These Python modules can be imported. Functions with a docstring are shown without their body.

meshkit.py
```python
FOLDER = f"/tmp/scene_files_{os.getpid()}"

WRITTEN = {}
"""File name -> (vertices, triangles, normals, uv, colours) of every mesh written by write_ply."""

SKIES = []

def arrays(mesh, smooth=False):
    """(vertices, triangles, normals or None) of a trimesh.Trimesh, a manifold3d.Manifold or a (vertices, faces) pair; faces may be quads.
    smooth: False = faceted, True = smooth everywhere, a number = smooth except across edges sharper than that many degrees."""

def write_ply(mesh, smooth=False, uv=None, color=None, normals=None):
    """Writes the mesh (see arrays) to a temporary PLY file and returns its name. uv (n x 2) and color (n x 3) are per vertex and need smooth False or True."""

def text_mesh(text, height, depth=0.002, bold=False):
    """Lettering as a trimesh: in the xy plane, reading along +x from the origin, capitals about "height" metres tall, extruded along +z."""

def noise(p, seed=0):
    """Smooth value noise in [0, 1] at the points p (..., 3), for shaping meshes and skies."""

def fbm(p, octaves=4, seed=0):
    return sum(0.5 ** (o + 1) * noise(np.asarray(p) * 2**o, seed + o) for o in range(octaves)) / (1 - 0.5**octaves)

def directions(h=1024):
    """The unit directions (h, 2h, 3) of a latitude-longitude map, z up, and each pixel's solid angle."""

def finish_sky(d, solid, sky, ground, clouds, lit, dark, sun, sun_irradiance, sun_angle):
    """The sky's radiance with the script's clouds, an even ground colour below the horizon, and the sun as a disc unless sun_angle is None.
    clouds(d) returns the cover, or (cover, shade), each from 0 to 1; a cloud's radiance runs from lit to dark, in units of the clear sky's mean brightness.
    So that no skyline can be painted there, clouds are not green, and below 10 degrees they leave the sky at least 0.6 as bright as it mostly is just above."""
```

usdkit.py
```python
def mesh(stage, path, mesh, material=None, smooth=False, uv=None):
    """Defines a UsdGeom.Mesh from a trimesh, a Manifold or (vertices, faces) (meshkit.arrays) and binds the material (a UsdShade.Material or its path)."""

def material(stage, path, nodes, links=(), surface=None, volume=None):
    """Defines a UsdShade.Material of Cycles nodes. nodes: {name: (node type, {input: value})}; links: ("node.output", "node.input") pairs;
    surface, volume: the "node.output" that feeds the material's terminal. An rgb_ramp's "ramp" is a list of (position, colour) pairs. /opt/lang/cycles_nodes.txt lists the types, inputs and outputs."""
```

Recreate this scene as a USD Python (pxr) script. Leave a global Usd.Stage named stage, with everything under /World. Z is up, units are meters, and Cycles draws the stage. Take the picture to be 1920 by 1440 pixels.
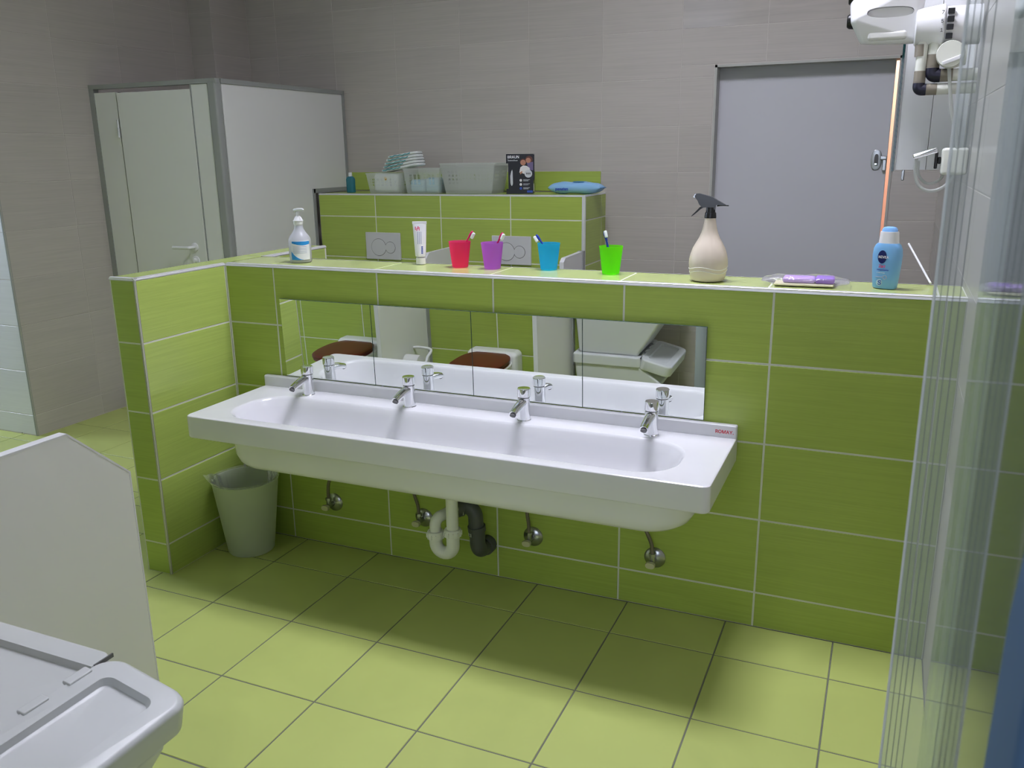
import math, random
import numpy as np
import trimesh
import manifold3d as m3
from shapely.geometry import Polygon, Point, box as sbox
from shapely.ops import unary_union
from pxr import Usd, UsdGeom, UsdLux, Gf, Sdf
import usdkit, meshkit

stage = Usd.Stage.CreateInMemory()
UsdGeom.SetStageUpAxis(stage, UsdGeom.Tokens.z)
UsdGeom.SetStageMetersPerUnit(stage, 1.0)
UsdGeom.Xform.Define(stage, '/World')
UsdGeom.Scope.Define(stage, '/World/Looks')
RNG = random.Random(7)
PI = math.pi

# ------------------------------------------------------------------ camera, light, exposure
EYE = np.array([2.08749, -2.56864, 1.48777])
YAW, PITCH, ROLL = 0.412072, 0.263605, -0.013564
FOCAL_PX = 1606.39
f_ = np.array([-math.sin(YAW) * math.cos(PITCH), math.cos(YAW) * math.cos(PITCH), -math.sin(PITCH)])
r0_ = np.array([math.cos(YAW), math.sin(YAW), 0.0])
u0_ = np.cross(r0_, f_)
r_ = math.cos(ROLL) * r0_ + math.sin(ROLL) * u0_
u_ = -math.sin(ROLL) * r0_ + math.cos(ROLL) * u0_
cam = UsdGeom.Camera.Define(stage, '/World/camera')
cam.AddTransformOp().Set(Gf.Matrix4d(*[*r_, 0.0], *[*u_, 0.0], *[*(-f_), 0.0], *[*EYE, 1.0]))
cam.CreateHorizontalApertureAttr(36.0)
cam.CreateVerticalApertureAttr(27.0)
cam.CreateFocalLengthAttr(FOCAL_PX / 1920 * 36.0)
cam.CreateClippingRangeAttr(Gf.Vec2f(0.02, 100.0))
cam.CreateExposureAttr(0.0)
cam.CreateFStopAttr(16.0)
cam.CreateFocusDistanceAttr(3.3)

LAMP_MAIN = 55.0          # radiance of the ceiling luminaire over the half wall
LAMP_COLOR = (0.90, 0.905, 1.04)
WINDOW_LIGHT = 15.0        # daylight seen in the frosted window of the left bay
WINDOW_HIGH = 0.9         # daylight in the high frosted window above the toilets
WINDOW_COLOR = (0.74, 0.84, 1.10)
CORRIDOR_FILL = 3.6      # fill from an added, unseen corridor window behind the camera
NEXT_ROOM_LAMP = 75.0
LAMP_AT = (1.20, 0.06)
CEIL = 3.6

# ------------------------------------------------------------------ materials
MAT = {}
def mat(name, nodes, links=(), surface=None):
    MAT[name] = usdkit.material(stage, '/World/Looks/' + name, nodes, links, surface=surface)
    return MAT[name]

def plain(name, color, rough=0.4, metal=0.0, **kw):
    return mat(name, {'p': ('principled_bsdf', dict(base_color=color, roughness=rough, metallic=metal, **kw))}, surface='p.BSDF')

def tile_mat(name, color, rough, streak=0.06, scale=(3.0, 3.0, 105.0), bump=0.30, vary=0.05, dist=0.0012, spec=0.5):
    c = np.array(color)
    mat(name, {
        'g': ('geometry', {}),
        'm': ('mapping', {'scale': scale}),
        'w': ('noise_texture', {'scale': 1.0, 'detail': 3.0, 'roughness': 0.55, 'distortion': 0.9}),
        'r': ('rgb_ramp', {'ramp': [(0.3, tuple(c * (1 - streak))), (0.7, tuple(np.minimum(c * (1 + streak), 1)))]}),
        'oi': ('object_info', {}),
        'mr': ('map_range', {'from_min': 0.0, 'from_max': 1.0, 'to_min': 1 - vary, 'to_max': 1 + vary}),
        'h': ('hsv', {'hue': 0.5, 'saturation': 1.0}),
        'b': ('bump', {'strength': bump, 'distance': dist}),
        'p': ('principled_bsdf', {'roughness': rough, 'specular_ior_level': spec})},
        [('g.position', 'm.vector'), ('m.vector', 'w.vector'), ('w.fac', 'r.fac'), ('r.color', 'h.color'), ('oi.random', 'mr.value'),
         ('mr.result', 'h.value'), ('h.color', 'p.base_color'), ('w.fac', 'b.height'), ('b.normal', 'p.normal')], surface='p.BSDF')

tile_mat('green_tile', (0.37, 0.475, 0.09), 0.26)
tile_mat('green_tile_light', (0.41, 0.515, 0.125), 0.22)  # same green tile, brightened copy with lamp light put into the colour
tile_mat('white_tile', (0.68, 0.68, 0.70), 0.27, streak=0.03, scale=(2.2, 2.2, 70.0), bump=0.3, vary=0.02)  # tile paled to brighten the bay, daylight put into its colour
tile_mat('shelf_tile', (0.47, 0.555, 0.19), 0.16, spec=0.6)  # green tile with the pale reflection on the shelf top in its colour
tile_mat('floor_tile', (0.46, 0.525, 0.155), 0.42, streak=0.05, scale=(2.5, 2.5, 2.5), bump=0.06, vary=0.03)
tile_mat('beige_tile', (0.47, 0.435, 0.40), 0.27, streak=0.04, scale=(2.2, 2.2, 70.0), bump=0.4, vary=0.03)
tile_mat('beige_tile_glossy', (0.47, 0.435, 0.40), 0.12, streak=0.07, scale=(1.8, 1.8, 22.0), bump=0.6, vary=0.02, spec=0.9)
plain('wall_grout', (0.66, 0.68, 0.58), 0.8)
plain('beige_grout', (0.52, 0.485, 0.45), 0.8)
plain('floor_grout', (0.16, 0.165, 0.13), 0.85)
plain('plaster_white', (0.60, 0.60, 0.59), 0.8)
plain('laminate', (0.73, 0.73, 0.71), 0.45)
plain('laminate_edge', (0.70, 0.70, 0.72), 0.4)
plain('profile_grey', (0.30, 0.31, 0.30), 0.45)
plain('aluminium', (0.80, 0.80, 0.83), 0.38, 0.55)
plain('aluminium_dull', (0.46, 0.45, 0.43), 0.4, 0.4)
plain('cabinet_white', (0.86, 0.87, 0.90), 0.35)
plain('door_grey', (0.54, 0.54, 0.57), 0.5)
plain('door_frame', (0.42, 0.42, 0.39), 0.5)
plain('gap_black', (0.02, 0.02, 0.02), 0.7)
plain('solid_surface', (0.72, 0.72, 0.75), 0.16)
plain('white_plastic', (0.78, 0.78, 0.80), 0.35)
plain('pipe_white', (0.74, 0.75, 0.68), 0.4)
plain('pipe_grey', (0.09, 0.095, 0.09), 0.45)
plain('bin_white', (0.60, 0.62, 0.62), 0.38)
plain('ceramic', (0.80, 0.80, 0.78), 0.12)
plain('maroon', (0.125, 0.010, 0.010), 0.4)
plain('chrome', (0.82, 0.83, 0.85), 0.07, 1.0)
plain('chrome_dull', (0.45, 0.46, 0.47), 0.25, 1.0)
plain('braid', (0.22, 0.19, 0.16), 0.5, 0.6)
plain('brass_pale', (0.62, 0.60, 0.42), 0.35, 0.4)
plain('rubber_black', (0.008, 0.008, 0.010), 0.35)
plain('elbow_navy', (0.012, 0.011, 0.03), 0.4)
plain('black_gloss', (0.010, 0.010, 0.012), 0.18)
plain('mirror_silver', (0.90, 0.93, 0.91), 0.0, 1.0)
plain('mirror_edge', (0.06, 0.12, 0.11), 0.2)
plain('dark_green_glass', (0.01, 0.05, 0.05), 0.1)
plain('red_print', (0.60, 0.03, 0.05), 0.4)
plain('spray_beige', (0.70, 0.61, 0.51), 0.45)
plain('spray_line', (0.85, 0.83, 0.80), 0.4)
plain('label_white', (0.82, 0.82, 0.86), 0.4)
plain('label_blue', (0.02, 0.27, 0.68), 0.4)
plain('print_grey', (0.42, 0.45, 0.60), 0.5)
plain('print_blue', (0.03, 0.08, 0.42), 0.5)
plain('print_pink', (0.75, 0.08, 0.22), 0.5)
plain('tube_white', (0.80, 0.80, 0.88), 0.3)
plain('nivea_blue', (0.20, 0.46, 0.80), 0.3)
plain('cap_blue', (0.25, 0.52, 0.95), 0.3)
plain('navy', (0.005, 0.01, 0.11), 0.3)
plain('magenta', (0.72, 0.015, 0.15), 0.3)
plain('brush_blue', (0.008, 0.04, 0.42), 0.3)
plain('bristle', (0.82, 0.86, 0.86), 0.6)
plain('lavender', (0.52, 0.32, 0.80), 0.5)
plain('violet', (0.30, 0.10, 0.66), 0.5)
plain('sponge_cream', (0.75, 0.70, 0.50), 0.7)
plain('carton_black', (0.010, 0.011, 0.018), 0.35)
plain('skin', (0.48, 0.22, 0.14), 0.5)
plain('hair_brown', (0.12, 0.04, 0.03), 0.6)
plain('shirt_white', (0.72, 0.70, 0.70), 0.6)
plain('shirt_violet', (0.16, 0.12, 0.25), 0.6)
plain('print_silver', (0.58, 0.60, 0.64), 0.3)
plain('diaper_white', (0.74, 0.77, 0.76), 0.8)
plain('diaper_teal', (0.10, 0.36, 0.40), 0.7)
plain('print_yellow', (0.70, 0.42, 0.05), 0.5)
plain('pack_paleblue', (0.45, 0.62, 0.70), 0.4)
plain('wipes_blue', (0.25, 0.47, 0.72), 0.35)
plain('wipes_dark', (0.05, 0.25, 0.55), 0.35)
plain('teal_liquid', (0.02, 0.17, 0.22), 0.2)
plain('flush_grey', (0.60, 0.60, 0.61), 0.35)
plain('peach_wall', (0.90, 0.60, 0.50), 0.7)
plain('blade_grey', (0.30, 0.30, 0.31), 0.5)
plain('paper', (0.72, 0.72, 0.72), 0.8)
plain('grey_mark', (0.12, 0.12, 0.12), 0.6)
plain('blue_cloth', (0.06, 0.13, 0.24), 0.85)
plain('sticker', (0.55, 0.57, 0.52), 0.5)

def translucent(name, color, trans=0.5, rough=0.35, clear=0.25):
    mat(name, {
        'd': ('principled_bsdf', {'base_color': color, 'roughness': rough}),
        't': ('translucent_bsdf', {'color': tuple(min(1, c * 1.1) for c in color)}),
        'c': ('transparent_bsdf', {'color': tuple(0.35 + 0.65 * c for c in color)}),
        'm1': ('mix_closure', {'fac': trans}), 'm2': ('mix_closure', {'fac': clear})},
        [('d.BSDF', 'm1.closure1'), ('t.BSDF', 'm1.closure2'), ('m1.closure', 'm2.closure1'), ('c.BSDF', 'm2.closure2')], surface='m2.closure')
translucent('cup_red', (1.0, 0.12, 0.36), 0.62, 0.3, 0.32)
translucent('cup_purple', (0.74, 0.32, 0.86), 0.62, 0.3, 0.32)
translucent('cup_blue', (0.08, 0.72, 0.99), 0.62, 0.3, 0.36)
translucent('cup_green', (0.36, 0.98, 0.04), 0.62, 0.3, 0.30)
translucent('basket_clear', (0.93, 0.95, 0.93), 0.5, 0.3, 0.74)
translucent('waste_plastic', (0.74, 0.78, 0.68), 0.5, 0.45, 0.10)
translucent('bottle_milky', (0.74, 0.75, 0.80), 0.5, 0.3, 0.15)
translucent('soap_liquid', (0.66, 0.63, 0.52), 0.5, 0.3, 0.15)
translucent('frosted_glass', (0.86, 0.92, 0.93), 0.75, 0.3, 0.05)
translucent('hose_clear', (0.72, 0.74, 0.72), 0.4, 0.2, 0.3)
translucent('pipe_clear', (0.40, 0.36, 0.30), 0.3, 0.2, 0.3)

def pane(name, tint, base=0.0, rough=0.0):
    """window-like glass: transparent mixed with glossy by fresnel"""
    mat(name, {
        'f': ('fresnel', {'IOR': 1.5}), 'a': ('math', {'math_type': 'add', 'value2': base, 'use_clamp': True}),
        't': ('transparent_bsdf', {'color': tint}), 'g': ('glossy_bsdf', {'color': (0.95, 0.97, 0.97), 'roughness': rough}),
        'm': ('mix_closure', {})},
        [('f.fac', 'a.value1'), ('a.value', 'm.fac'), ('t.BSDF', 'm.closure1'), ('g.BSDF', 'm.closure2')], surface='m.closure')
mat('door_glass', {      # clear glass, a veil of reflected light mixed in as pale diffuse
    'f': ('fresnel', {'IOR': 1.5}), 't': ('transparent_bsdf', {'color': (0.90, 0.93, 0.92)}), 'g': ('glossy_bsdf', {'color': (0.95, 0.97, 0.97), 'roughness': 0.035}),
    'd': ('diffuse_bsdf', {'color': (0.62, 0.66, 0.68)}), 'm': ('mix_closure', {}), 'h': ('mix_closure', {'fac': 0.06})},
    [('f.fac', 'm.fac'), ('t.BSDF', 'm.closure1'), ('g.BSDF', 'm.closure2'), ('m.closure', 'h.closure1'), ('d.BSDF', 'h.closure2')], surface='h.closure')
mat('bag_film', {        # crinkled clear film
    'f': ('fresnel', {'IOR': 1.25}), 'a': ('math', {'math_type': 'add', 'value2': 0.03, 'use_clamp': True}), 't': ('transparent_bsdf', {'color': (0.96, 0.96, 0.96)}), 'g': ('glossy_bsdf', {'color': (0.95, 0.95, 0.97), 'roughness': 0.18}),
    'tc': ('geometry', {}), 'n': ('noise_texture', {'scale': 55.0, 'detail': 2.0}), 'b': ('bump', {'strength': 0.9, 'distance': 0.006}),
    'd': ('diffuse_bsdf', {'color': (0.85, 0.85, 0.87)}), 'm': ('mix_closure', {}), 'h': ('mix_closure', {'fac': 0.10})},
    [('f.fac', 'a.value1'), ('a.value', 'm.fac'), ('tc.position', 'n.vector'), ('n.fac', 'b.height'), ('b.normal', 'g.normal'), ('t.BSDF', 'm.closure1'), ('g.BSDF', 'm.closure2'),
     ('m.closure', 'h.closure1'), ('d.BSDF', 'h.closure2')], surface='h.closure')
mat('seal_clear', {
    'd': ('diffuse_bsdf', {'color': (0.62, 0.66, 0.66)}), 'tl': ('translucent_bsdf', {'color': (0.62, 0.66, 0.66)}),
    't': ('transparent_bsdf', {'color': (0.95, 0.97, 0.97)}),
    'm1': ('mix_closure', {'fac': 0.5}), 'm2': ('mix_closure', {'fac': 0.80})},
    [('d.BSDF', 'm1.closure1'), ('tl.BSDF', 'm1.closure2'), ('m1.closure', 'm2.closure1'), ('t.BSDF', 'm2.closure2')], surface='m2.closure')

translucent('rib_grey', (0.42, 0.45, 0.44), 0.3, 0.4, 0.45)
translucent('seal_lip', (0.80, 0.82, 0.82), 0.4, 0.3, 0.3)
def emitter(name, color, strength):
    mat(name, {'e': ('emission', {'color': color, 'strength': strength})}, surface='e.emission')
emitter('lamp_diffuser', LAMP_COLOR, LAMP_MAIN)
emitter('daylight_pane', WINDOW_COLOR, WINDOW_LIGHT)
emitter('daylight_pane_high', WINDOW_COLOR, WINDOW_HIGH)
emitter('daylight_pane_corridor', (0.80, 0.88, 1.05), CORRIDOR_FILL)
emitter('next_room_diffuser', (1.0, 0.86, 0.72), NEXT_ROOM_LAMP)

# ------------------------------------------------------------------ scene helpers
USED = {}
def numbered(path):
    n = USED.get(path, 0)
    USED[path] = n + 1
    return path if n == 0 else '%s_%03d' % (path, n)

def setinfo(prim, label=None, cat=None, group=None, kind=None):
    for k, v in (('label', label), ('category', cat), ('group', group), ('kind', kind)):
        if v:
            prim.SetCustomDataByKey(k, v)

def thing(name, label, cat, loc=(0, 0, 0), rz=0.0, group=None, kind=None):
    x = UsdGeom.Xform.Define(stage, numbered('/World/' + name))
    x.AddTranslateOp().Set(Gf.Vec3d(*map(float, loc)))
    x.AddRotateZOp().Set(math.degrees(rz))
    setinfo(x.GetPrim(), label, cat, group, kind)
    return str(x.GetPath())

def part(parent, name, mesh, material, smooth=False, label=None, kind=None):
    p = numbered(parent + '/' + name)
    m = usdkit.mesh(stage, p, mesh, MAT[material], smooth=smooth)
    setinfo(m.GetPrim(), label, None, None, kind)
    return p

def single(name, mesh, material, label, cat, smooth=False, group=None, kind=None):
    p = numbered('/World/' + name)
    m = usdkit.mesh(stage, p, mesh, MAT[material], smooth=smooth)
    setinfo(m.GetPrim(), label, cat, group, kind)
    return p

def dup(src, loc, rz=0.0, label=None, group=None):
    name = src.rsplit('/', 1)[1]
    prim = stage.GetPrimAtPath(src)
    was = prim.GetCustomData()
    base = name[:-4] if name[-4:-3] == '_' and name[-3:].isdigit() else name
    x = UsdGeom.Xform.Define(stage, numbered('/World/' + base))
    x.AddTranslateOp().Set(Gf.Vec3d(*map(float, loc)))
    x.AddRotateZOp().Set(math.degrees(rz))
    x.GetPrim().GetReferences().AddInternalReference(src)
    x.GetPrim().SetInstanceable(True)
    setinfo(x.GetPrim(), label or was.get('label'), was.get('category'), group or was.get('group'))
    return str(x.GetPath())

# ------------------------------------------------------------------ mesh helpers
def tm(man):
    m = man.to_mesh()
    return trimesh.Trimesh(np.array(m.vert_properties[:, :3]), np.array(m.tri_verts), process=False)

def man(mesh):
    mesh = mesh.copy()
    mesh.merge_vertices()
    return m3.Manifold(m3.Mesh(np.asarray(mesh.vertices, np.float32), np.asarray(mesh.faces, np.uint32)))

def cat(*ms):
    return trimesh.util.concatenate([m for m in ms if m is not None])

def bx(x0, x1, y0, y1, z0, z1):
    m = trimesh.creation.box(extents=(x1 - x0, y1 - y0, z1 - z0))
    m.apply_translation(((x0 + x1) / 2, (y0 + y1) / 2, (z0 + z1) / 2))
    return m

def rbox(x0, x1, y0, y1, z0, z1, r=0.004, n=3):
    """box with rounded edges: hull of spheres in its corners"""
    r = min(r, (x1 - x0) / 2.01, (y1 - y0) / 2.01, (z1 - z0) / 2.01)
    s = m3.Manifold.sphere(r, 4 * n)
    return tm(m3.Manifold.batch_hull([s.translate((x, y, z)) for x in (x0 + r, x1 - r) for y in (y0 + r, y1 - r) for z in (z0 + r, z1 - r)]))

def cyl(r, p, q, n=24, r2=None):
    """cylinder or cone from p to q"""
    p, q = np.array(p, float), np.array(q, float)
    return tube([p, q], [r, r if r2 is None else r2], n)

def tube(pts, r, n=14, caps=True, flat=1.0, up=None):
    """swept tube; r a number or one per point; flat scales the second axis"""
    pts = np.array(pts, float)
    k = len(pts)
    rr = np.full(k, r, float) if np.ndim(r) == 0 else np.array(r, float)
    t = np.gradient(pts, axis=0)
    t /= np.linalg.norm(t, axis=1, keepdims=True)
    a = np.array(up, float) if up is not None else (np.array([0, 0, 1.0]) if abs(t[0][2]) < 0.9 else np.array([1.0, 0, 0]))
    u = np.cross(t[0], a); u /= np.linalg.norm(u)
    V = []
    for i in range(k):
        u = u - t[i] * (u @ t[i]); u /= np.linalg.norm(u)
        v = np.cross(t[i], u)
        ang = np.arange(n) * 2 * PI / n
        V.append(pts[i] + rr[i] * (np.outer(np.cos(ang), u) + flat * np.outer(np.sin(ang), v)))
    V = np.vstack(V)
    F = []
    for i in range(k - 1):
        for j in range(n):
            a0, b0 = i * n + j, i * n + (j + 1) % n
            F += [[a0, b0, b0 + n], [a0, b0 + n, a0 + n]]
    if caps:
        c0, c1 = len(V), len(V) + 1
        V = np.vstack([V, pts[0], pts[-1]])
        for j in range(n):
            F += [[c0, (j + 1) % n, j], [c1, (k - 1) * n + j, (k - 1) * n + (j + 1) % n]]
    m = trimesh.Trimesh(V, F, process=False)
    trimesh.repair.fix_normals(m)
    return m

def spline(pts, n=24):
    """Catmull-Rom through the points"""
    P = np.array(pts, float)
    P = np.vstack([2 * P[0] - P[1], P, 2 * P[-1] - P[-2]])
    out, seg = [], max(2, n // (len(P) - 3))
    for i in range(1, len(P) - 2):
        for t in np.linspace(0, 1, seg, endpoint=False):
            a, b, c, d = P[i - 1:i + 3]
            out.append(0.5 * (2 * b + (c - a) * t + (2 * a - 5 * b + 4 * c - d) * t * t + (3 * b - a - 3 * c + d) * t ** 3))
    out.append(P[-2])
    return np.array(out)

def lathe(profile, n=40, sx=1.0, sy=1.0):
    """revolve (r, z) about z; open ends at r = 0 close by themselves"""
    P = np.array(profile, float)
    ang = np.arange(n) * 2 * PI / n
    V = np.vstack([np.column_stack([r * np.cos(ang) * sx, r * np.sin(ang) * sy, np.full(n, z)]) for r, z in P])
    F = []
    for i in range(len(P) - 1):
        for j in range(n):
            a, b = i * n + j, i * n + (j + 1) % n
            F += [[a, b, b + n], [a, b + n, a + n]]
    m = trimesh.Trimesh(V, F, process=False)
    m.merge_vertices()
    m.update_faces(m.nondegenerate_faces())
    return m

def loft(rings, caps=True):
    """rings: list of (n,3) arrays, same n"""
    k, n = len(rings), len(rings[0])
    V = np.vstack(rings)
    F = []
    for i in range(k - 1):
        for j in range(n):
            a, b = i * n + j, i * n + (j + 1) % n
            F += [[a, b, b + n], [a, b + n, a + n]]
    if caps:
        V = np.vstack([V, rings[0].mean(0), rings[-1].mean(0)])
        for j in range(n):
            F += [[k * n, (j + 1) % n, j], [k * n + 1, (k - 1) * n + j, (k - 1) * n + (j + 1) % n]]
    m = trimesh.Trimesh(V, F, process=False)
    if caps:
        trimesh.repair.fix_normals(m)
    return m

def rrect(x0, x1, y0, y1, r, z, n=10):
    """ring: rounded rectangle"""
    pts = []
    for cx, cy, a0 in ((x1 - r, y1 - r, 0), (x0 + r, y1 - r, PI / 2), (x0 + r, y0 + r, PI), (x1 - r, y0 + r, 1.5 * PI)):
        for t in np.linspace(0, PI / 2, n):
            pts.append((cx + r * math.cos(a0 + t), cy + r * math.sin(a0 + t), z))
    return np.array(pts)

def ering(a, b, z, p=2.0, n=40, cx=0.0, cy=0.0):
    """ring: superellipse"""
    t = np.arange(n) * 2 * PI / n
    c, s = np.cos(t), np.sin(t)
    return np.column_stack([cx + a * np.sign(c) * np.abs(c) ** (2 / p), cy + b * np.sign(s) * np.abs(s) ** (2 / p), np.full(n, z)])

def prism(poly, axis, a0, a1):
    """polygon extruded along an axis. x: poly in (y,z); y: poly in (x,z); z: poly in (x,y)"""
    if not hasattr(poly, 'geom_type'):
        poly = Polygon(poly)
    if poly.geom_type == 'MultiPolygon':
        return cat(*[prism(p, axis, a0, a1) for p in poly.geoms])
    m = trimesh.creation.extrude_polygon(poly, a1 - a0)
    v = np.array(m.vertices)
    if axis == 'x':
        v = np.column_stack([v[:, 2] + a0, v[:, 0], v[:, 1]])
    elif axis == 'y':
        v = np.column_stack([v[:, 0], v[:, 2] + a0, v[:, 1]])
    else:
        v = v + [0, 0, a0]
    m = trimesh.Trimesh(v, m.faces, process=False)
    trimesh.repair.fix_normals(m)
    return m

def xf(m, T=(0, 0, 0), rx=0, ry=0, rz=0):
    m = m.copy()
    for a, ax in ((rx, (1, 0, 0)), (ry, (0, 1, 0)), (rz, (0, 0, 1))):
        if a:
            m.apply_transform(trimesh.transformations.rotation_matrix(a, ax))
    m.apply_translation(T)
    return m

def text(s, h, origin, udir, vdir, bold=False, depth=0.0006):
    """lettering standing on a surface: origin lower left, udir reading direction, vdir up"""
    m = meshkit.text_mesh(s, h, depth, bold)
    u, v = np.array(udir, float), np.array(vdir, float)
    u /= np.linalg.norm(u); v /= np.linalg.norm(v)
    n = np.cross(u, v)
    V = np.array(m.vertices)
    return trimesh.Trimesh(np.array(origin) + V[:, :1] * u + V[:, 1:2] * v + V[:, 2:3] * n, m.faces, process=False)

def cells(lines):
    return list(zip(lines[:-1], lines[1:]))

def tile_piece(O, U, V, N, u0, u1, v0, v1, gap, thick, rng):
    """one chamfered tile, 18 triangles, slightly uneven"""
    O, U, V, N = (np.array(a, float) for a in (O, U, V, N))
    g, b = gap / 2, 0.0012
    t = thick + rng.uniform(-0.0003, 0.0003)
    corners = [(u0 + g, v0 + g), (u1 - g, v0 + g), (u1 - g, v1 - g), (u0 + g, v1 - g)]
    inner = [(u0 + g + b, v0 + g + b), (u1 - g - b, v0 + g + b), (u1 - g - b, v1 - g - b), (u0 + g + b, v1 - g - b)]
    P = [O + U * u + V * v for u, v in corners] + [O + U * u + V * v + N * (t - b) for u, v in corners] + [O + U * u + V * v + N * t for u, v in inner]
    F = []
    for i in range(4):
        j = (i + 1) % 4
        F += [[i, j, 4 + j], [i, 4 + j, 4 + i], [4 + i, 4 + j, 8 + j], [4 + i, 8 + j, 8 + i]]
    F += [[8, 9, 10], [8, 10, 11]]
    m = trimesh.Trimesh(np.array(P), F, process=False)
    if np.dot(np.cross(U, V), N) < 0:
        m.invert()
    return m

def tile_field(parent, O, U, V, N, us, vs, material, gap=0.006, thick=0.006, skip=None, alt=None):
    for v0, v1 in cells(vs):
        for u0, u1 in cells(us):
            if u1 - u0 < 0.012 or v1 - v0 < 0.012 or (skip and skip(u0, u1, v0, v1)):
                continue
            m_ = material
            if alt:
                m_ = alt(u0, u1, v0, v1) or material
            part(parent, 'tile', tile_piece(O, U, V, N, u0, u1, v0, v1, gap, thick, RNG), m_)

def lines(a, b, step, phase):
    """grid lines of a tiling between a and b"""
    out = [a]
    k = math.ceil((a - phase) / step + 1e-6)
    while phase + k * step < b - 1e-6:
        out.append(phase + k * step); k += 1
    return out + [b]

X, Y, Z = (1, 0, 0), (0, 1, 0), (0, 0, 1)
nX, nY = (-1, 0, 0), (0, -1, 0)
ROW, ROW0 = 0.25, 0.1202       # all the wall tiles share one grid of rows
H = 1.0965                     # top of the half wall
XL, XR, YB = -2.15, 2.30, 2.37 # left wall, right wall, back wall
TH = 0.006
TG = 0.0011                    # how far the joints lie back from the tile faces

def wall(name, label):
    return thing(name, label, 'wall', kind='structure')

# ------------------------------------------------------------------ the setting
# floor
fl = thing('floor', 'lime green square tiled floor with dark grey joints', 'floor', kind='structure')
part(fl, 'grout_bed', bx(-3.95, 3.1, -4.3, 3.6, -0.1, -0.0015), 'floor_grout')
FX, FY, FS = 0.0606, -0.5407, 0.331
tile_field(fl, (0, 0, -0.006), X, Y, Z, lines(-3.2, XR, FS, FX), lines(-2.2, 0.0, 0.33, FY), 'floor_tile', 0.0045)
tile_field(fl, (0, 0, -0.006), X, Y, Z, lines(-3.2, -0.345, FS, FX), lines(0.0, 1.2, 0.33, FY), 'floor_tile', 0.0045, skip=lambda a, b, c, d: b < XL - 0.1 and c > 0.55)

# ceiling
single('ceiling', bx(-4.1, 3.1, -4.3, 3.6, CEIL, CEIL + 0.1), 'plaster_white', 'plain white ceiling above the washroom', 'ceiling', kind='structure')

# half wall with the wash trough
hw = wall('wall_middle', 'green tiled half wall that carries the mirrors and the wash trough')
part(hw, 'core', bx(-0.330, XR, TG, 0.228 - TG, 0, H - TG), 'wall_grout')
HROWS = [-0.0015] + [ROW0 + ROW * i for i in range(4)] + [H - 0.008]
tile_field(hw, (0, TH, 0), X, Z, nY, lines(-0.222, XR, 0.45, 0.0), HROWS, 'green_tile')
tile_field(hw, (0, 0.222, 0), X, Z, Y, lines(-0.222, XR, 0.45, 0.0), HROWS, 'green_tile')
tile_field(hw, (0, 0, H - TH), X, Y, Z, lines(-0.222, XR, 0.45, 0.43), [0.010, 0.222], 'shelf_tile')
def quarter_trim(p, q, out, up, r=0.009):
    """aluminium quarter-round edge profile"""
    p, q, out, up = (np.array(a, float) for a in (p, q, out, up))
    ang = np.linspace(0, PI / 2, 7)
    prof = [(-r, -0.3 * r)] + [((math.cos(a) - 1) * r * 1.0, (math.sin(a) - 1) * r) for a in ang] + [(-1.6 * r, 0.0)]
    A = np.array([p + out * a + up * b for a, b in prof]); B = np.array([q + out * a + up * b for a, b in prof])
    return loft([A, B])
part(hw, 'edge_trim', quarter_trim((-0.222, -0.001, H + 0.001), (XR, -0.001, H + 0.001), nY, Z, 0.011), 'aluminium', 40)
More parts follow.
